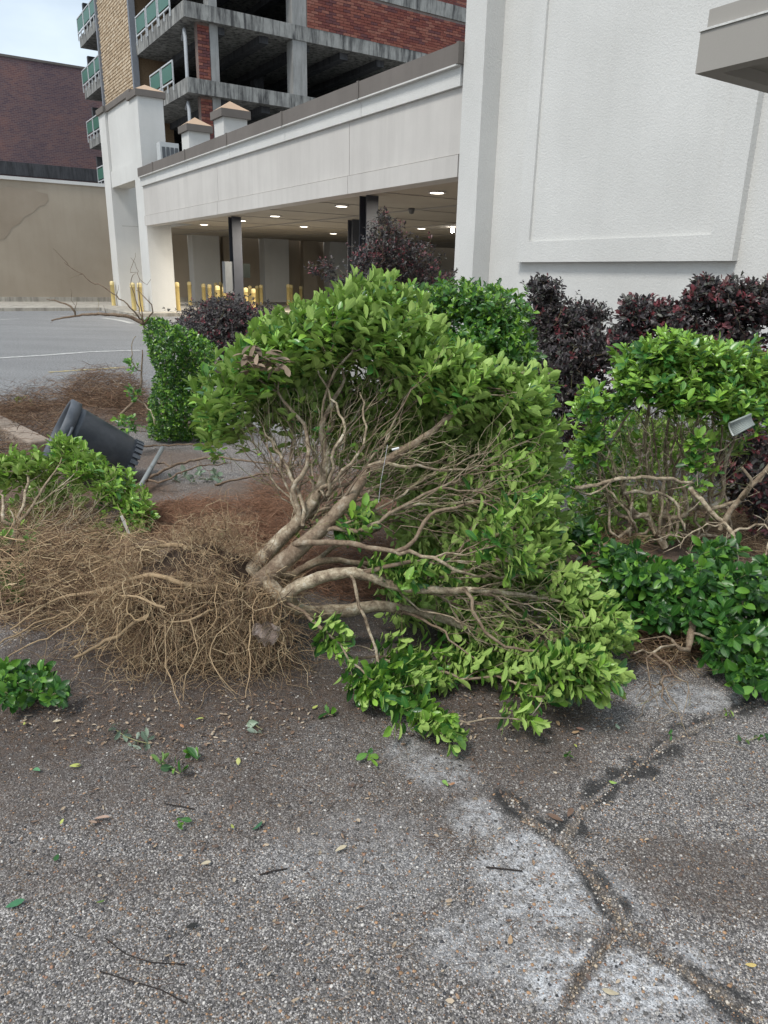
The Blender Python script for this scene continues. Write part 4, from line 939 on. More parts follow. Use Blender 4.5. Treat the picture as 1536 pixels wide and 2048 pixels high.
green('uprooted_shrub', 'fallen light green shrub at the left edge in front of the black bin', 'shrub', (20,1150,3.7),
 [(20,935,45,40,4.4,.15,60),(70,930,50,38,4.4,.2,70),(128,900,32,30,4.4,.12,50),(170,930,50,38,4.3,.2,80),(230,975,48,38,4.2,.2,76),(275,1020,32,42,4.1,.15,56),(230,1050,60,30,4.2,.1,24),(100,990,90,40,4.6,.15,44),(-20,960,40,60,4.4,.2,24),(40,1050,60,40,4.4,.15,14)],
 [([(30,1060,3.85),(60,1020,3.95),(90,970,4.1),(120,930,4.25)], .016,.005),([(10,1040,3.85),(5,980,4.1)], .012,.005),([(60,1110,3.75),(120,1085,3.8),(200,1075,3.85),(290,1055,4.0)], .013,.005),([(60,1080,3.8),(130,1060,3.9),(220,1010,4.1)], .010,.004),([(80,1150,3.65),(110,1110,3.7),(180,1100,3.8)], .010,.004),([(45,1090,3.8),(20,1020,3.9)], .008,.004)],
 'leaf', .062, (7,10), 200, (.1,0,.5), young=.8, tm=.75, center=(60,1120,3.9), wr=(.8,1.1), wpl=.55, tmpl=LT, dark=-.1, bare=[(110,1010,100,60,4.0,.2,160),(150,1060,120,35,3.85,.15,110)])
green('leafy_branch', 'dark green leafy clump at the left edge above the loose roots', 'branch', (0,1190,3.4),
 [(20,1100,60,30,3.55,.15,40),(15,1160,50,35,3.4,.12,40),(70,1110,25,15,3.5,.08,10)], [([(30,1130,3.45)], .006,.004)], 'leaf_glossy', .055, (6,9), 60, (.1,-.6,.6), young=.2, center=(0,1180,3.7))
green('leafy_branch', 'bright green glossy leafy clump on the ground at the lower left edge', 'branch', (0,1390,2.5),
 [(35,1370,55,32,2.4,.1,44),(5,1350,35,35,2.45,.1,24),(115,1385,22,12,2.33,.04,7),(90,1350,20,15,2.45,.05,8)], [([(50,1375,2.4),(110,1380,2.35)], .004,.002)], 'leaf_glossy', .05, (6,9), 90, (0,-.5,.7), young=.4, center=(30,1400,2.6), tw=True)

# ------------------------------------------------------------------ purple shrubs
OUT = .2
def purple(label, origin, items, size, nparts=0, per=(6,9), bias=(0,-.3,.5), center=None, red=.18, limb_items=()):
    return green('purple_shrub', label, 'shrub', origin, items, list(limb_items), 'leaf_purple', size, per, nparts, bias, young=red, center=center, r0=.0016, spread=(30,90), back=.07, dark=.9, maxb=8)
purple('round clipped dark purple shrub near the bollards', (450,715,12.2), [(450,650,106,54,12,.7,950),(400,655,50,40,11.8,.5,200),(510,645,50,40,11.9,.5,220),(450,612,60,24,12,.5,240),(450,690,95,30,11.6,.4,300)], .05, bias=(0,-.5,.5), center=(450,690,12.3))
purple('tall loose purple shrub rising in front of the steel column', (790,640,9.0), [(780,500,60,50,8.8,.45,260),(830,520,55,45,8.8,.4,200),(735,520,40,45,8.7,.3,120),(770,450,40,28,8.8,.3,60),(850,560,60,30,8.8,.35,120),(650,530,22,28,8.6,.15,26),(625,535,18,12,8.6,.1,12),(675,560,25,18,8.7,.15,24),(885,555,25,16,8.7,.2,14),(900,548,18,8,8.7,.1,5),(765,425,14,14,8.7,.1,10)], .042, bias=(.1,-.2,.8), center=(790,620,8.9), red=.35, limb_items=[([(790,560,8.9),(785,480,8.9),(768,430,8.8)],.012,.004)])
purple('dusky purple shrub against the white wall, right of the clipped hedge', (1130,900,6.2), [(1090,580,38,32,6.0,.25,130),(1095,650,50,50,6.0,.3,230),(1150,640,50,45,5.9,.3,170),(1195,620,28,20,5.9,.2,34),(1130,720,80,60,5.7,.3,260),(1200,700,50,50,5.6,.25,160),(1150,790,80,50,5.6,.25,160),(1170,860,80,60,5.5,.2,120),(1080,560,18,12,6,.1,12)], .044, 0, center=(1130,760,6.2), red=.1, bias=(0,-.3,.6))
purple('large reddish purple shrub behind the right hedge', (1420,1000,5.4), [(1290,620,55,30,5.1,.2,110),(1260,610,25,18,5.1,.12,30),(1350,650,60,50,5.1,.3,170),(1420,590,55,35,5.1,.25,170),(1410,560,22,15,5.1,.12,24),(1480,600,60,50,5.0,.25,190),(1540,600,60,50,5.0,.25,150),(1450,680,90,50,5.0,.3,230),(1260,680,50,40,5.1,.2,100),(1500,780,90,80,4.9,.25,200),(1500,920,70,90,4.7,.2,230),(1540,1010,50,60,4.5,.2,100),(1300,760,90,70,5.2,.2,120)], .047, 0, center=(1420,780,5.4), red=.3, bias=(0,-.35,.55), limb_items=[([(1430,800,5.3),(1440,680,5.2)],.02,.006)])

OUT = .12
# ------------------------------------------------------------------ loose roots / straw / debris (uncountable)
def straw_patch(name, label, items, n, pal, r=(.0006,.0014), ln=(.05,.16), lift=.05, kind='stuff'):
    P=[]
    tot = sum(i[4] for i in items)
    for px,py,hx,hy,wt in items:
        k = int(n*wt/tot); a = rng.uniform(0,2*np.pi,k); rr = np.sqrt(rng.random(k))
        for q in range(k): P.append(G(px+math.cos(a[q])*rr[q]*hx, py+math.sin(a[q])*rr[q]*hy))
    P = np.array(P); P[:,2] = height(P[:,0],P[:,1])+rng.random(len(P))**2*lift+.004
    a = rng.uniform(0,2*np.pi,len(P)); V = np.stack([np.cos(a),np.sin(a),rng.normal(.1,.25,len(P))],1)
    mb = MB(); P_,r_,c_ = strands(len(P), P, nrm(V), rng.uniform(*ln,len(P)), 5, *r, .04,.18, pal, False); 
    gz_ = height(P_[:,:,0].ravel(), P_[:,:,1].ravel()).reshape(P_.shape[:2])+.003; P_[:,:,2] = np.maximum(P_[:,:,2], gz_)
    mb.tubes(P_,r_,3,c_); return tag(mb.build(name, M['straw'], None, True), label, kind=kind)
STR = [(.20,.115,.07),(.27,.17,.11),(.13,.075,.05),(.33,.23,.15)]
straw_patch('pine_straw', 'brown pine straw and dead roots mounded behind the black bin', [(130,830,150,60,3),(210,790,80,45,4),(40,880,80,60,2),(270,830,40,40,1)], 9000, STR+[(.07,.045,.03)]*2, (.001,.0028), (.08,.34), .16)
straw_patch('pine_straw', 'reddish pine straw spread on the ground behind the root ball', [(430,1060,170,50,4),(350,1045,110,25,1),(560,1030,70,50,1.2),(540,1100,70,40,1),(680,980,180,90,4),(850,1060,150,60,2),(720,1150,130,60,3),(600,1130,60,60,1)], 13000, [(.30,.16,.10),(.38,.22,.14),(.2,.11,.07)], (.0008,.0018), (.07,.22), .05)
straw_patch('pine_straw', 'brown straw and roots under the left fallen shrub', [(80,1100,160,70,3),(60,1200,150,70,2),(180,1160,120,60,2)], 7000, ROOTC+STR, (.0007,.0018), (.08,.3), .12)
straw_patch('pine_straw', 'dark straw and torn roots under the right hedges', [(1220,1160,60,50,2),(1330,1290,80,50,2),(1420,1060,120,50,3),(1490,1090,60,40,1)], 4500, ROOTC+STR, (.0008,.002), (.08,.26), .10)
straw_patch('twig_litter', 'thin twigs and needles scattered over the near asphalt', [(300,1450,330,90,3),(700,1500,500,120,2),(1000,1400,250,60,2),(768,1800,768,220,1.2),(910,1690,60,30,.35)], 1500, [(.16,.10,.07),(.25,.17,.11),(.1,.07,.055)], (.0005,.0012), (.02,.09), .006)
# tangled roots left (belong to fallen shrubs, lie loose) 
mb = MB(); n=550; s = np.array([at(random.uniform(20,330), random.uniform(1060,1260), random.uniform(2.75,3.3), .03) for _ in range(n)])
P_,r_,c_ = strands(n, s, nrm(np.array([-1,-.3,.1])+rng.normal(0,.45,(n,3))), rng.uniform(.1,.45,n), 12, .0006,.0030, .07,.34, ROOTC); mb.tubes(P_,r_,3,c_)
tag(mb.build('loose_roots', M['root'], None, True), 'tangle of loose tan roots spread left of the root ball', kind='stuff')
# roots under the right hedge
rr = empty('torn_root', tuple(at(1385,1290,2.6,.02)), 'torn brown root stub with thin side roots under the low right hedge', 'root')
Tb = Tree(at(1390,1230,2.75)); Tb.limb([at(1382,1265,2.68),at(1376,1300,2.62,.02)], .017,.015,0,.002)
for K in ([(1330,1290,2.6),(1290,1320,2.5)],[(1300,1300,2.55),(1270,1310,2.5)],[(1340,1330,2.5),(1370,1370,2.4)],[(1420,1275,2.65),(1460,1270,2.7)],[(1330,1270,2.7),(1280,1280,2.7)],[(1325,1350,2.45),(1322,1390,2.35)]): Tb.limb([at(*p,.015) for p in K], .006,.003)
for q in range(60):
    j = rng.integers(0,len(Tb.p)); v = rng.normal(0,.05,3); v[2]=-abs(v[2]); p = Tb.p[j]+v; p[2]=max(p[2],.012); Tb.limb([p, p+v*.8+rng.normal(0,.015,3)*np.array([1,1,0])], .0013,.0007,int(j))
Tb.mesh('r', rr, .001,.4,.005,.7,10,.0001)
# pale fallen limbs in front of right hedge stems
def loose_limb(name, label, cat, keys, r0, r1, subs=(), dark=.0, mtw=12):
    o = empty(name, tuple(at(*keys[0],.02)), label, cat); Tb = Tree(at(*keys[0],.02)); Tb.limb([at(*p,.02) for p in keys[1:]], r0, r1, 0, .005)
    for K, a, b_ in subs: Tb.limb([at(*p,.02) for p in K], a, b_)
    for q in range(mtw):
        j = int(rng.integers(2,len(Tb.p))); Tb.limb([Tb.p[j]+rng.normal(0,.04,3)], .0022,.001, j)
    Tb.mesh('l', o, .0012,.4,.004,dark,10,.0001); return o
loose_limb('bare_branch', 'long pale bare branch lying level across the right hedge stems', 'branch', [(1150,975,3.35),(1195,970,3.35),(1225,958,3.35),(1270,955,3.35),(1330,958,3.35),(1388,965,3.4)], .010,.008, [([(1225,962,3.35),(1180,985,3.35),(1120,968,3.4)],.006,.003),([(1240,985,3.4),(1300,985,3.4),(1345,1000,3.4),(1370,1060,3.35)],.010,.006)])
loose_limb('bare_branch', 'thick tan bare branch rising to the right edge of the picture', 'branch', [(1440,1060,3.3),(1462,1020,3.3),(1500,975,3.3),(1540,930,3.3),(1570,880,3.3)], .013,.010, [([(1488,1000,3.25),(1500,960,3.2),(1487,935,3.2)],.009,.008)])
loose_limb('bare_branch', 'crooked pale branch with splayed roots above the low right hedge', 'branch', [(1380,975,3.4),(1400,1000,3.35),(1445,1045,3.3),(1470,1080,3.2),(1475,1125,3.1)], .012,.011, [([(1440,1050,3.25),(1400,1055,3.2),(1360,1085,3.15),(1330,1110,3.1)],.005,.002),([(1400,1075,3.2),(1375,1110,3.1)],.004,.002),([(1420,1080,3.15),(1440,1110,3.1)],.004,.002),([(1350,1070,3.2),(1290,1090,3.15)],.004,.002),([(1530,1050,3.25),(1536,1090,3.2),(1520,1120,3.15)],.006,.003)], mtw=40)
# dead reddish branches behind, by the pipe
loose_limb('dead_branch', 'reddish dead branch lying on the asphalt right of the metal pipe', 'branch', [(270,975,4.9),(320,945,5.2),(370,925,5.4),(430,915,5.5),(520,925,5.4),(600,930,5.3)], .012,.005, [([(330,960,5.0),(390,935,5.2),(460,925,5.4)],.008,.004),([(310,925,5.4),(300,955,5.1)],.006,.004)], .9, 30)
loose_limb('dead_branch', 'dark thin dead branch lying parallel, nearer than the reddish one', 'branch', [(430,970,4.7),(470,960,4.8),(520,950,4.9),(590,942,5.0)], .008,.005, (), .9, 14)
loose_limb('dead_branch', 'thin bare branch along the foot of the clipped hedge block', 'branch', [(285,893,6.3),(330,890,6.35),(390,889,6.4),(430,890,6.4)], .009,.006, (), .5, 4)

# ------------------------------------------------------------------ black bin lying in the bushes
def bin_():
    A = at(262,931,5.38); B_ = at(124,870,5.2)                  # base centre and mouth centre
    ax = nrm(B_-A); Ln = .57; zc = nrm(np.cross(ax, np.array([0,1.,0]))); yc = np.cross(zc, ax)
    o = empty('trash_bin', tuple(A), 'black plastic trash bin lying tipped on its side behind the left shrub', 'bin')
    Mx = Matrix(((yc[0],zc[0],ax[0],A[0]),(yc[1],zc[1],ax[1],A[1]),(yc[2],zc[2],ax[2],A[2]),(0,0,0,1)))
    m, t, b, N, L = mat('black_plastic'); n = noise(t, 9, 5, .7); n2 = noise(t, 70, 3)
    L(mix(t, ramp(t,n,[(.45,(0,0,0)),(.7,(1,1,1))]), (.055,.064,.078), (.10,.11,.125)), b.inputs['Base Color']); L(ramp(t,n,[(.3,(.32,)*3),(.7,(.6,)*3)]), b.inputs['Roughness']); bump(t,b,n2,.08,.001)
    def part(name, prof, parent=o, seg=40, mod=None):
        V=[]; 
        for r,z in prof:
            for k_ in range(seg):
                a=2*math.pi*k_/seg; rr_=r*(1 if mod is None else mod(a,z)); V.append(Mx @ Vector((rr_*math.cos(a),rr_*math.sin(a),z)))
        mb=MB(); n=len(prof); mb.add([tuple(v) for v in V], [(i*seg+k_, i*seg+(k_+1)%seg, (i+1)*seg+(k_+1)%seg, (i+1)*seg+k_) for i in range(n-1) for k_ in range(seg)])
        return mb.build(name, m, parent, True)
    part('body', [(.001,.0),(.17,.0),(.185,.012),(.19,.02),(.192,.07),(.20,.075),(.24,Ln*.80),(.243,Ln*.805),(.238,Ln*.815),(.248,Ln-.05),(.24,Ln-.05),(.19,.10),(.001,.09)])
    part('rim', [(.248,Ln-.075),(.268,Ln-.07),(.27,Ln),(.258,Ln+.008),(.24,Ln),(.24,Ln-.04)])
    # crenellated base flange
    mb=MB()
    for k_ in range(26):
        a0=2*math.pi*k_/26; a1=a0+2*math.pi/26*.6
        V=[Mx@Vector((r*math.cos(a),r*math.sin(a),z)) for z in (-.006,.05) for r in (.186,.203) for a in (a0,a1)]
        mb.add([tuple(v) for v in V], [(0,1,3,2),(4,6,7,5),(0,4,5,1),(2,3,7,6),(0,2,6,4),(1,5,7,3)])
    mb.build('base_teeth', m, o)
    # side handle on the rim
    for s_ in (1,-1):
        ang = math.radians(200 if s_ == 1 else 20)
        pts=[]
        for u in np.linspace(-.32,.32,12):
            rr_ = .268+.035*math.cos(u/.32*math.pi/2)**.3; pts.append(tuple(Mx@Vector((rr_*math.cos(ang+u),rr_*math.sin(ang+u),Ln-.06))))
        mb=MB(); mb.tubes(np.array([pts]), .011, 8); mb.build('handle', m, o, True)
bin_()
# grey metal pipe leaning
def pipe(name, label, cat, p0, p1, r, col, mtn='paint', seg=10, flat=None):
    o = empty(name, tuple(p1), label, cat); mb=MB(); pts = np.array([[p0, p0+(p1-p0)*.5, p1]]); mb.tubes(pts, r, seg, (*col,1), True); mb.build('tube', M[mtn], o, True)
    mb=MB(); q = p0+(p1-p0)*.55; mb.tubes(np.array([[q, q+(p1-p0)*.04]]), r*1.15, seg, (*[c*.8 for c in col],1), True); mb.build('collar', M[mtn], o, True); return o
pipe('metal_pipe', 'grey metal pipe leaning on the ground beside the black bin', 'pipe', at(325,896,5.6), at(281,972,4.9,.02), .017, (.25,.27,.27))
def stake(label, px0, py0, px1, py1, D, w_):
    p0 = at(px0,py0,D); p1 = at(px1,py1,D,.0); mb=MB(); mb.tubes(np.array([[p0,p1]]), w_, 4, (.62,.6,.55,1), True); tag(mb.build('stake', M['paint'], None), label, 'stake')
stake('short white stake under the lower end of the black bin', 256, 940, 268, 970, 4.8, .012)
stake('splintered pale stake stuck in the roots behind the root ball', 243, 1032, 258, 1068, 3.6, .010)
# old kerb stone at left
ks = empty('kerb_stone', tuple(G(40,900)), 'weathered reddish concrete kerb stone at the left edge beside the bin', 'kerb stone')
a_, b_ = G(-30,852), G(85,915); dirk = nrm((b_-a_)[:2]); pk = np.array([-dirk[1],dirk[0]])
for i in range(2):
    q0 = a_[:2]+dirk*(.02+i*(np.linalg.norm((b_-a_)[:2])/2)); q1 = q0+dirk*(np.linalg.norm((b_-a_)[:2])/2-.02)
    mb=MB(); mb.corners([q0-pk*.09,q1-pk*.09,q1+pk*.09,q0+pk*.09], -.05, .15); ob = mb.build('kerb_block', M['stone'], ks)
    mo_=ob.modifiers.new('b','BEVEL'); mo_.width=.02; mo_.segments=3
# plastic film on the root ball
m, t, b, N, L = mat('plastic_film'); b.inputs['Base Color'].default_value=(.24,.19,.165,1); b.inputs['Roughness'].default_value=.25; b.inputs['Alpha'].default_value=.55
n_=12; mb=MB(); V=[]; cc = at(533,1268,2.32,.05); 
for i in range(n_):
    for j in range(n_):
        u=i/(n_-1)-.5; v=j/(n_-1)-.5; rr_ = 1-.25*abs(math.sin(3*u+5*v)); V.append((cc[0]+u*.10*(1-.4*max(0,-v)*2), cc[1]+.012*math.sin(13*u)+.012*math.sin(9*v+4*u)+rng.normal(0,.0025), cc[2]+v*.11*(1-abs(u)*.8)))
mb.add(V,[(i*n_+j,(i+1)*n_+j,(i+1)*n_+j+1,i*n_+j+1) for i in range(n_-1) for j in range(n_-1)])
tag(mb.build('plastic_scrap', m, None), 'crumpled translucent plastic scrap on the right side of the root ball', 'plastic scrap')
# white plant tag on a twig and thin white string
p = at(791,898,2.6); mb=MB(); mb.tubes(np.array([[p-np.array([.013,0,.003]),p+np.array([.013,0,.004])]]), .004, 5, (.75,.75,.75,1), True); tag(mb.build('plastic_tag', M['paint'], None), 'tiny white plastic tag caught on a twig of the big shrub', 'tag')
mb=MB(); mb.tubes(np.array([[at(775,890,2.62),at(768,930,2.6),at(762,960,2.6),at(757,1005,2.6)]]), .0009, 4, (.6,.6,.62,1)); tag(mb.build('string', M['paint'], None, True), 'thin pale string hanging in the middle of the big shrub', 'string')
# pale grey plastic downspout / basket caught at right
pb = at(1482,848,3.45); bs = empty('plastic_basket', tuple(pb), 'pale grey ribbed plastic piece caught in the right hedge', 'plastic piece')
axb = nrm(np.array([.9,.2,.45])); up_ = nrm(np.cross(axb,[0,1,0])); sd = np.cross(up_,axb); mb=MB()
for k_ in range(9):
    th=(k_-4)*.16; v0 = pb-axb*.055+up_*math.sin(th)*.055+sd*(math.cos(th)*.055-.05); v1 = pb+axb*.055+up_*math.sin(th)*.045+sd*(math.cos(th)*.045-.05)
    mb.tubes(np.array([[v0,v1]]), .0055, 6, (.27,.30,.28,1), True)
mb.build('rib', M['paint'], bs, True)
mb=MB(); pts=[pb-axb*.055+up_*math.sin((k_-4)*.16)*.058+sd*(math.cos((k_-4)*.16)*.058-.05) for k_ in range(9)]; mb.tubes(np.array([pts]), .006, 6, (.6,.63,.6,1)); mb.build('rim', M['paint'], bs, True)

# ------------------------------------------------------------------ fallen sprigs and leaves on the ground
def sprig(label, spots, mt, size, ylim=.3, name='fallen_sprig', cat='sprig', np_=30, up=.7, per=(4,6)):
    P=[G(px,py) for px,py in spots]; P=np.array(P); P[:,2]=height(P[:,0],P[:,1])+.02; o=empty(name, tuple(P[0]), label, cat)
    d = nrm(rng.normal(size=P.shape)*np.array([1,1,.2])+np.array([0,-.1,up])); mb=MB()
    if len(P)>1: mb.tubes((P-np.array([0,0,.008]))[None], .0018, 5, (.6,.3,0,1)); mb.build('stem', M['bark'], o, True)
    data = whorl_leaves(P,d,per,size,(45,88),.03,ylim,(.75,1.05)); put_leaves(o, mt, data, np_, LH, cell=4) if len(data[0])>np_ else put_leaves(o, mt, data, len(data[0])-1, LH, cell=1)
sprig('fallen sprig with dark green drooping leaves left of centre foreground', [(325,1535),(345,1545),(360,1555)], 'leaf_glossy', .045)
sprig('small dark green sprig beside the drooping one, to its right', [(390,1520),(395,1530)], 'leaf_glossy', .05, per=(3,4))
sprig('fallen grey-green sprig below the root ball, left', [(228,1465),(250,1480),(275,1490),(300,1495)], 'leaf_grey', .04)
sprig('fallen sprig with three pale round leaves below the root ball, right', [(512,1460),(525,1468)], 'leaf_grey', .045, per=(2,3))
sprig('small bright green sprig on the asphalt at the centre', [(742,1525)], 'leaf', .042, .9)
sprig('dark green sprig just right of the single yellow-green leaf', [(655,1435),(665,1437)], 'leaf_glossy', .04, per=(2,3))
sprig('tiny yellow-green sprig in the left foreground', [(355,1662)], 'leaf', .028, 1.0)
sprig('dark sprig lying near the right edge beyond the crack', [(1490,1490),(1515,1480)], 'leaf_glossy', .04, per=(3,4))
sprig('dark flat leaves near the upper crack', [(1125,1518),(1135,1520)], 'leaf_glossy', .035, per=(2,2))
sprig('small weed growing in the crack', [(1342,1483)], 'leaf', .022, .3, 'weed', 'weed')
sprig('fuzzy little green weed near the right end of the crack', [(1465,1430)], 'leaf', .026, .3, 'weed', 'weed')
sprig('green seedling with upright leaves behind the mulch at left', [(35,815),(45,800),(60,812)], 'leaf', .10, .6, 'seedling', 'seedling')
sprig('wilted grey-green leafy cutting lying behind the root ball', [(350,965),(370,955),(385,970),(400,950),(415,965),(430,955),(440,972)], 'leaf_grey', .07, .1, 'wilted_cutting', 'cutting', 40, per=(6,8))
sprig('yellowish leaf cluster on the dead branches beyond the root ball', [(430,925),(450,930)], 'leaf', .09, 1, per=(3,4))
sprig('few green leaves poking through the straw behind the root ball', [(440,1100),(450,1102)], 'leaf_glossy', .06, .1, per=(3,4))
def ground_leaf(px, py, ln, col, label, yaw=None):
    p = G(px,py); p[2] = hz(p[0],p[1])+.012; a = random.uniform(0,6.28) if yaw is None else yaw
    L_ = np.array([math.cos(a),math.sin(a),random.uniform(-.1,.15)]); L_=nrm(L_); N_=nrm(np.array([random.uniform(-.3,.3),random.uniform(-.3,.3),1])); N_=nrm(N_-(N_@L_)*L_)
    mb=MB(); add_leaves(mb, (p-L_*ln/2)[None], L_[None], N_[None], np.array([ln]), np.array([random.uniform(.8,1.1)]), np.zeros((1,2)), LH, np.array([random.uniform(-1.2,1.6)]))
    mb.c=[np.tile(np.array([*col,1.]),(mb.n,1))]; tag(mb.build('fallen_leaf', M['litter'], None, True), label, 'leaf')
YG=(.42,.46,.12); TN=(.42,.28,.16); OR=(.4,.2,.1); GR=(.05,.14,.04); PL=(.5,.43,.3); BR=(.16,.1,.07)
for a in [(152,1541,.036,YG,'yellow-green leaf lying flat left of the drooping sprig',.3),(630,1420,.03,YG,'yellow-green leaf alone below the bare trunks'),(75,1553,.035,(.1,.25,.12),'blue-green leaf near the left edge'),(50,1455,.026,YG,'small yellow leaf below the lower left leafy clump'),
 (477,1530,.035,(.5,.5,.18),'pale yellow curled leaf right of the sprigs'),(515,1655,.04,(.04,.13,.06),'dark green leaf standing in the middle foreground',.9),(465,1657,.022,YG,'yellow leaf scrap left of the dark green leaf'),(32,1818,.045,(.05,.17,.08),'green leaf at the left edge of the near asphalt',.5),(115,1728,.03,(.03,.11,.03),'dark green leaf in the left foreground'),
 (202,1810,.022,(.1,.17,.04),'olive leaf scrap in the lower left'),(682,1702,.038,PL,'curled tan leaf near the centre bottom',.6),(412,1730,.028,PL,'pale round tan leaf in the middle of the near asphalt'),(205,1645,.045,(.48,.33,.25),'curled pinkish tan leaf, larger of a pair in left foreground'),(187,1655,.03,(.35,.24,.18),'curled tan leaf, smaller of a pair in left foreground'),
 (385,1855,.03,(.02,.02,.018),'black rotted leaf at lower left of centre'),(890,1571,.032,(.2,.35,.08),'green leaf at the top of the white stain'),(1225,1571,.026,(.28,.42,.1),'round green leaf inside the crack gravel'),(905,1573,.022,OR,'orange leaf scrap next to the green leaf on the white stain'),(1115,1455,.03,TN,'tan leaf under the right end of the big shrub'),
 (960,1440,.028,(.35,.25,.17),'brown leaf below the low hanging leaves'),(1160,1465,.032,(.42,.24,.18),'pinkish leaf in the shade right of the big shrub'),(1150,1473,.03,TN,'brown leaf touching the pinkish leaf'),(1235,1460,.03,(.3,.38,.28),'pale green leaf on the dark asphalt at right'),(1150,1498,.02,YG,'tiny yellow-green leaf left of the upper crack'),
 (365,1460,.025,OR,'orange curled leaf below the root ball'),(58,1440,.032,(.4,.3,.22),'tan leaf in the soil at left'),(115,1450,.03,PL,'pale leaf in the soil below the left leafy clump'),(640,1505,.022,OR,'small orange leaf right of centre sprig'),(1110,1640,.05,BR,'brown pointed leaf at the crack junction',2.6),(1140,1630,.045,BR,'curled brown leaf beside the pointed one',1.0),
 (1220,1990,.04,PL,'pale leaf on the white stained asphalt at the bottom right'),(1020,1885,.03,TN,'tan leaf in the white stain at the bottom'),(1500,1937,.026,(.55,.42,.15),'yellow leaf right of the crack near the bottom'),(400,1445,.03,YG,'yellow-green leaf close below the root ball'),(126,1657,.02,YG,'small yellow-green leaf in the left foreground')]:
    ground_leaf(*a)
for keys, lb, r in [([(972,1734),(1000,1738),(1025,1740),(1045,1742)],'black twig lying on the white stain',.0022),([(210,1880),(250,1910),(300,1925),(370,1930)],'thin curved dark twig in the lower left',.0012),([(200,1948),(260,1965),(320,1980),(375,2010)],'lower thin curved dark twig near the bottom left',.0014),([(330,1612),(360,1615),(390,1620)],'short dark twig left of the centre',.0016),([(520,1750),(545,1742),(575,1738)],'grey twig in the middle foreground',.002)]:
    P=np.array([G(*k_) for k_ in keys]); P[:,2]=height(P[:,0],P[:,1])+.006; mb=MB(); mb.tubes(P[None], r, 6, (.035,.028,.025,1), True); tag(mb.build('twig', M['straw'], None, True), lb, 'twig')
# leaf litter that nobody could count
n=1500; it=[(300,1440,330,60,4),(1000,1440,250,50,1.5),(768,1600,768,120,2),(430,1060,170,60,1.5),(540,1110,70,60,2),(150,850,150,60,1.5),(768,1850,768,170,1.0)]
P=[]
for px,py,hx,hy,wt in it:
    for q in range(int(n*wt/13.5)):
        a=random.uniform(0,6.28); r_=math.sqrt(random.random()); P.append(G(px+math.cos(a)*r_*hx, py+math.sin(a)*r_*hy))
P=np.array(P); P[:,2]=height(P[:,0],P[:,1])+rng.uniform(.004,.012,len(P)); k_=len(P)
L_=nrm(np.stack([rng.normal(size=k_),rng.normal(size=k_),rng.normal(0,.15,k_)],1)); N_=nrm(np.array([0,0,1.])+rng.normal(0,.35,(k_,3))); N_=nrm(N_-(N_*L_).sum(1,keepdims=True)*L_)
mb=MB(); add_leaves(mb,P,L_,N_,rng.uniform(.006,.022,k_),rng.uniform(.7,1.2,k_),np.zeros((k_,2)),LT,rng.uniform(-1,2,k_))
pal=np.array([(.3,.2,.13),(.2,.13,.09),(.38,.29,.2),(.13,.09,.07),(.45,.36,.26)]); mb.c=[np.repeat(np.concatenate([pal[rng.integers(0,5,k_)],np.ones((k_,1))],1),len(LT[0]),0)]
tag(mb.build('leaf_litter', M['litter'], None), 'brown leaf crumbs scattered over soil and asphalt', kind='stuff')
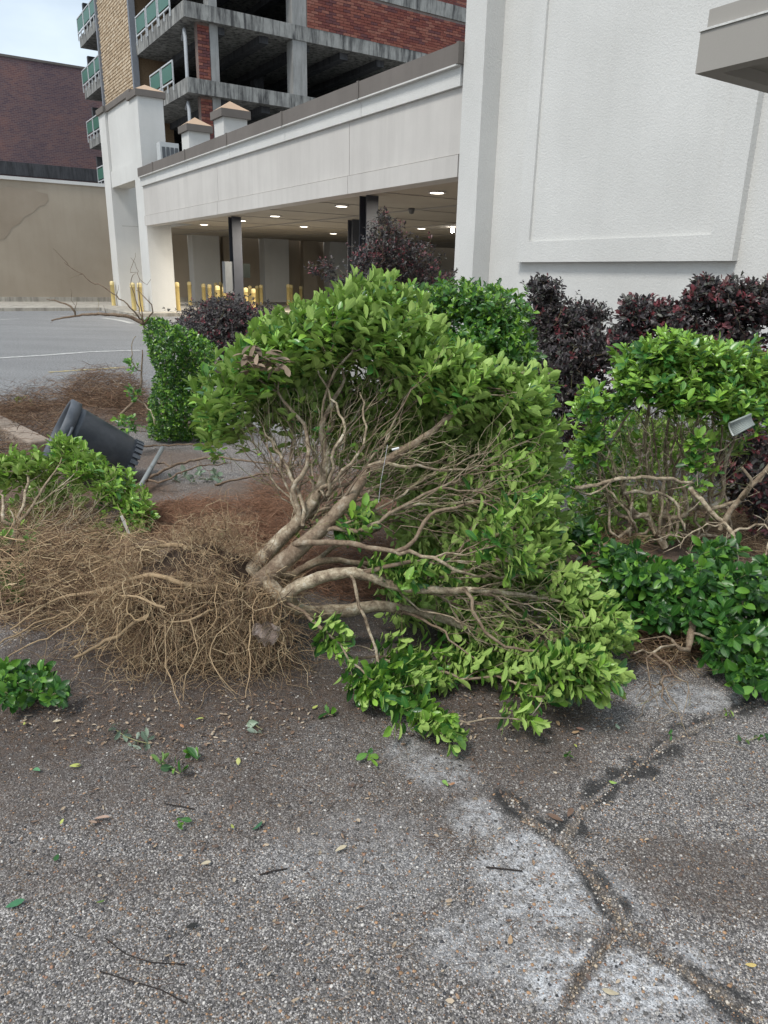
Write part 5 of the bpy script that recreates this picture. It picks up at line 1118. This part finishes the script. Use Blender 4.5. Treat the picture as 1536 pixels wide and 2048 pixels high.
# pebbles proud of the asphalt
def pebbles(n, sampler, smin, smax, name, label, pal, wts):
    t_=(1+5**.5)/2; ico=np.array([(-1,t_,0),(1,t_,0),(-1,-t_,0),(1,-t_,0),(0,-1,t_),(0,1,t_),(0,-1,-t_),(0,1,-t_),(t_,0,-1),(t_,0,1),(-t_,0,-1),(-t_,0,1)]); ico=nrm(ico)
    f=np.array([(0,11,5),(0,5,1),(0,1,7),(0,7,10),(0,10,11),(1,5,9),(5,11,4),(11,10,2),(10,7,6),(7,1,8),(3,9,4),(3,4,2),(3,2,6),(3,6,8),(3,8,9),(4,9,5),(2,4,11),(6,2,10),(8,6,7),(9,8,1)])
    P=sampler(n); z=height(P[:,0],P[:,1]); s=smin*(smax/smin)**(rng.random(n)**2.2)
    V=ico[None]*(1+rng.normal(0,.16,(n,12,1)))*s[:,None,None]*np.stack([rng.uniform(.7,1.3,n),rng.uniform(.7,1.3,n),rng.uniform(.4,.7,n)],1)[:,None,:]
    a=rng.uniform(0,6.28,n); ca,sa=np.cos(a),np.sin(a); x=V[:,:,0]*ca[:,None]-V[:,:,1]*sa[:,None]; y=V[:,:,0]*sa[:,None]+V[:,:,1]*ca[:,None]
    V=np.stack([x+P[:,0,None],y+P[:,1,None],V[:,:,2]+z[:,None]+s[:,None]*.08],-1)
    pal=np.array(pal); c=pal[rng.choice(len(pal),n,p=np.array(wts)/sum(wts))]*rng.uniform(.7,1.25,(n,1)); col=np.repeat(np.concatenate([c,np.ones((n,1))],1),12,0)
    mb=MB(); mb.add(V.reshape(-1,3),tris=(f[None]+(np.arange(n)*12)[:,None,None]).reshape(-1,3),col=col); tag(mb.build(name,M['pebble'],None,True),label,kind='stuff')
PP=[(.09,.085,.08),(.18,.165,.15),(.30,.28,.255),(.55,.52,.48),(.38,.23,.13),(.26,.15,.1),(.045,.045,.05)]
def samp(n):
    y=.85+2.3*rng.random(n)**1.25; x=rng.uniform(-1,1,n)*(.62*y+.1); return np.stack([x,y],1)
pebbles(30000, samp, .0014, .0052, 'gravel', 'small grey, white and rusty pebbles set in the near asphalt', PP, (3,4,3,1.3,1.3,1,2))
def samp2(n):
    out=[]
    for path,wt in ((CR1,.5),(CR2,.38),(CR3,.12)):
        P=np.array(path); seg=np.linalg.norm(np.diff(P,axis=0),axis=1); k=rng.choice(len(seg),int(n*wt),p=seg/seg.sum()); u=rng.random(len(k))[:,None]; out.append(P[k]+(P[k+1]-P[k])*u+rng.normal(0,.009,(len(k),2)))
    return np.concatenate(out)[:n]
pebbles(1100, samp2, .0016, .0045, 'crack_gravel', 'tan and white gravel lying in the asphalt crack', [(.44,.36,.26),(.30,.19,.12),(.6,.54,.46),(.15,.12,.1)], (3,3,2,2))
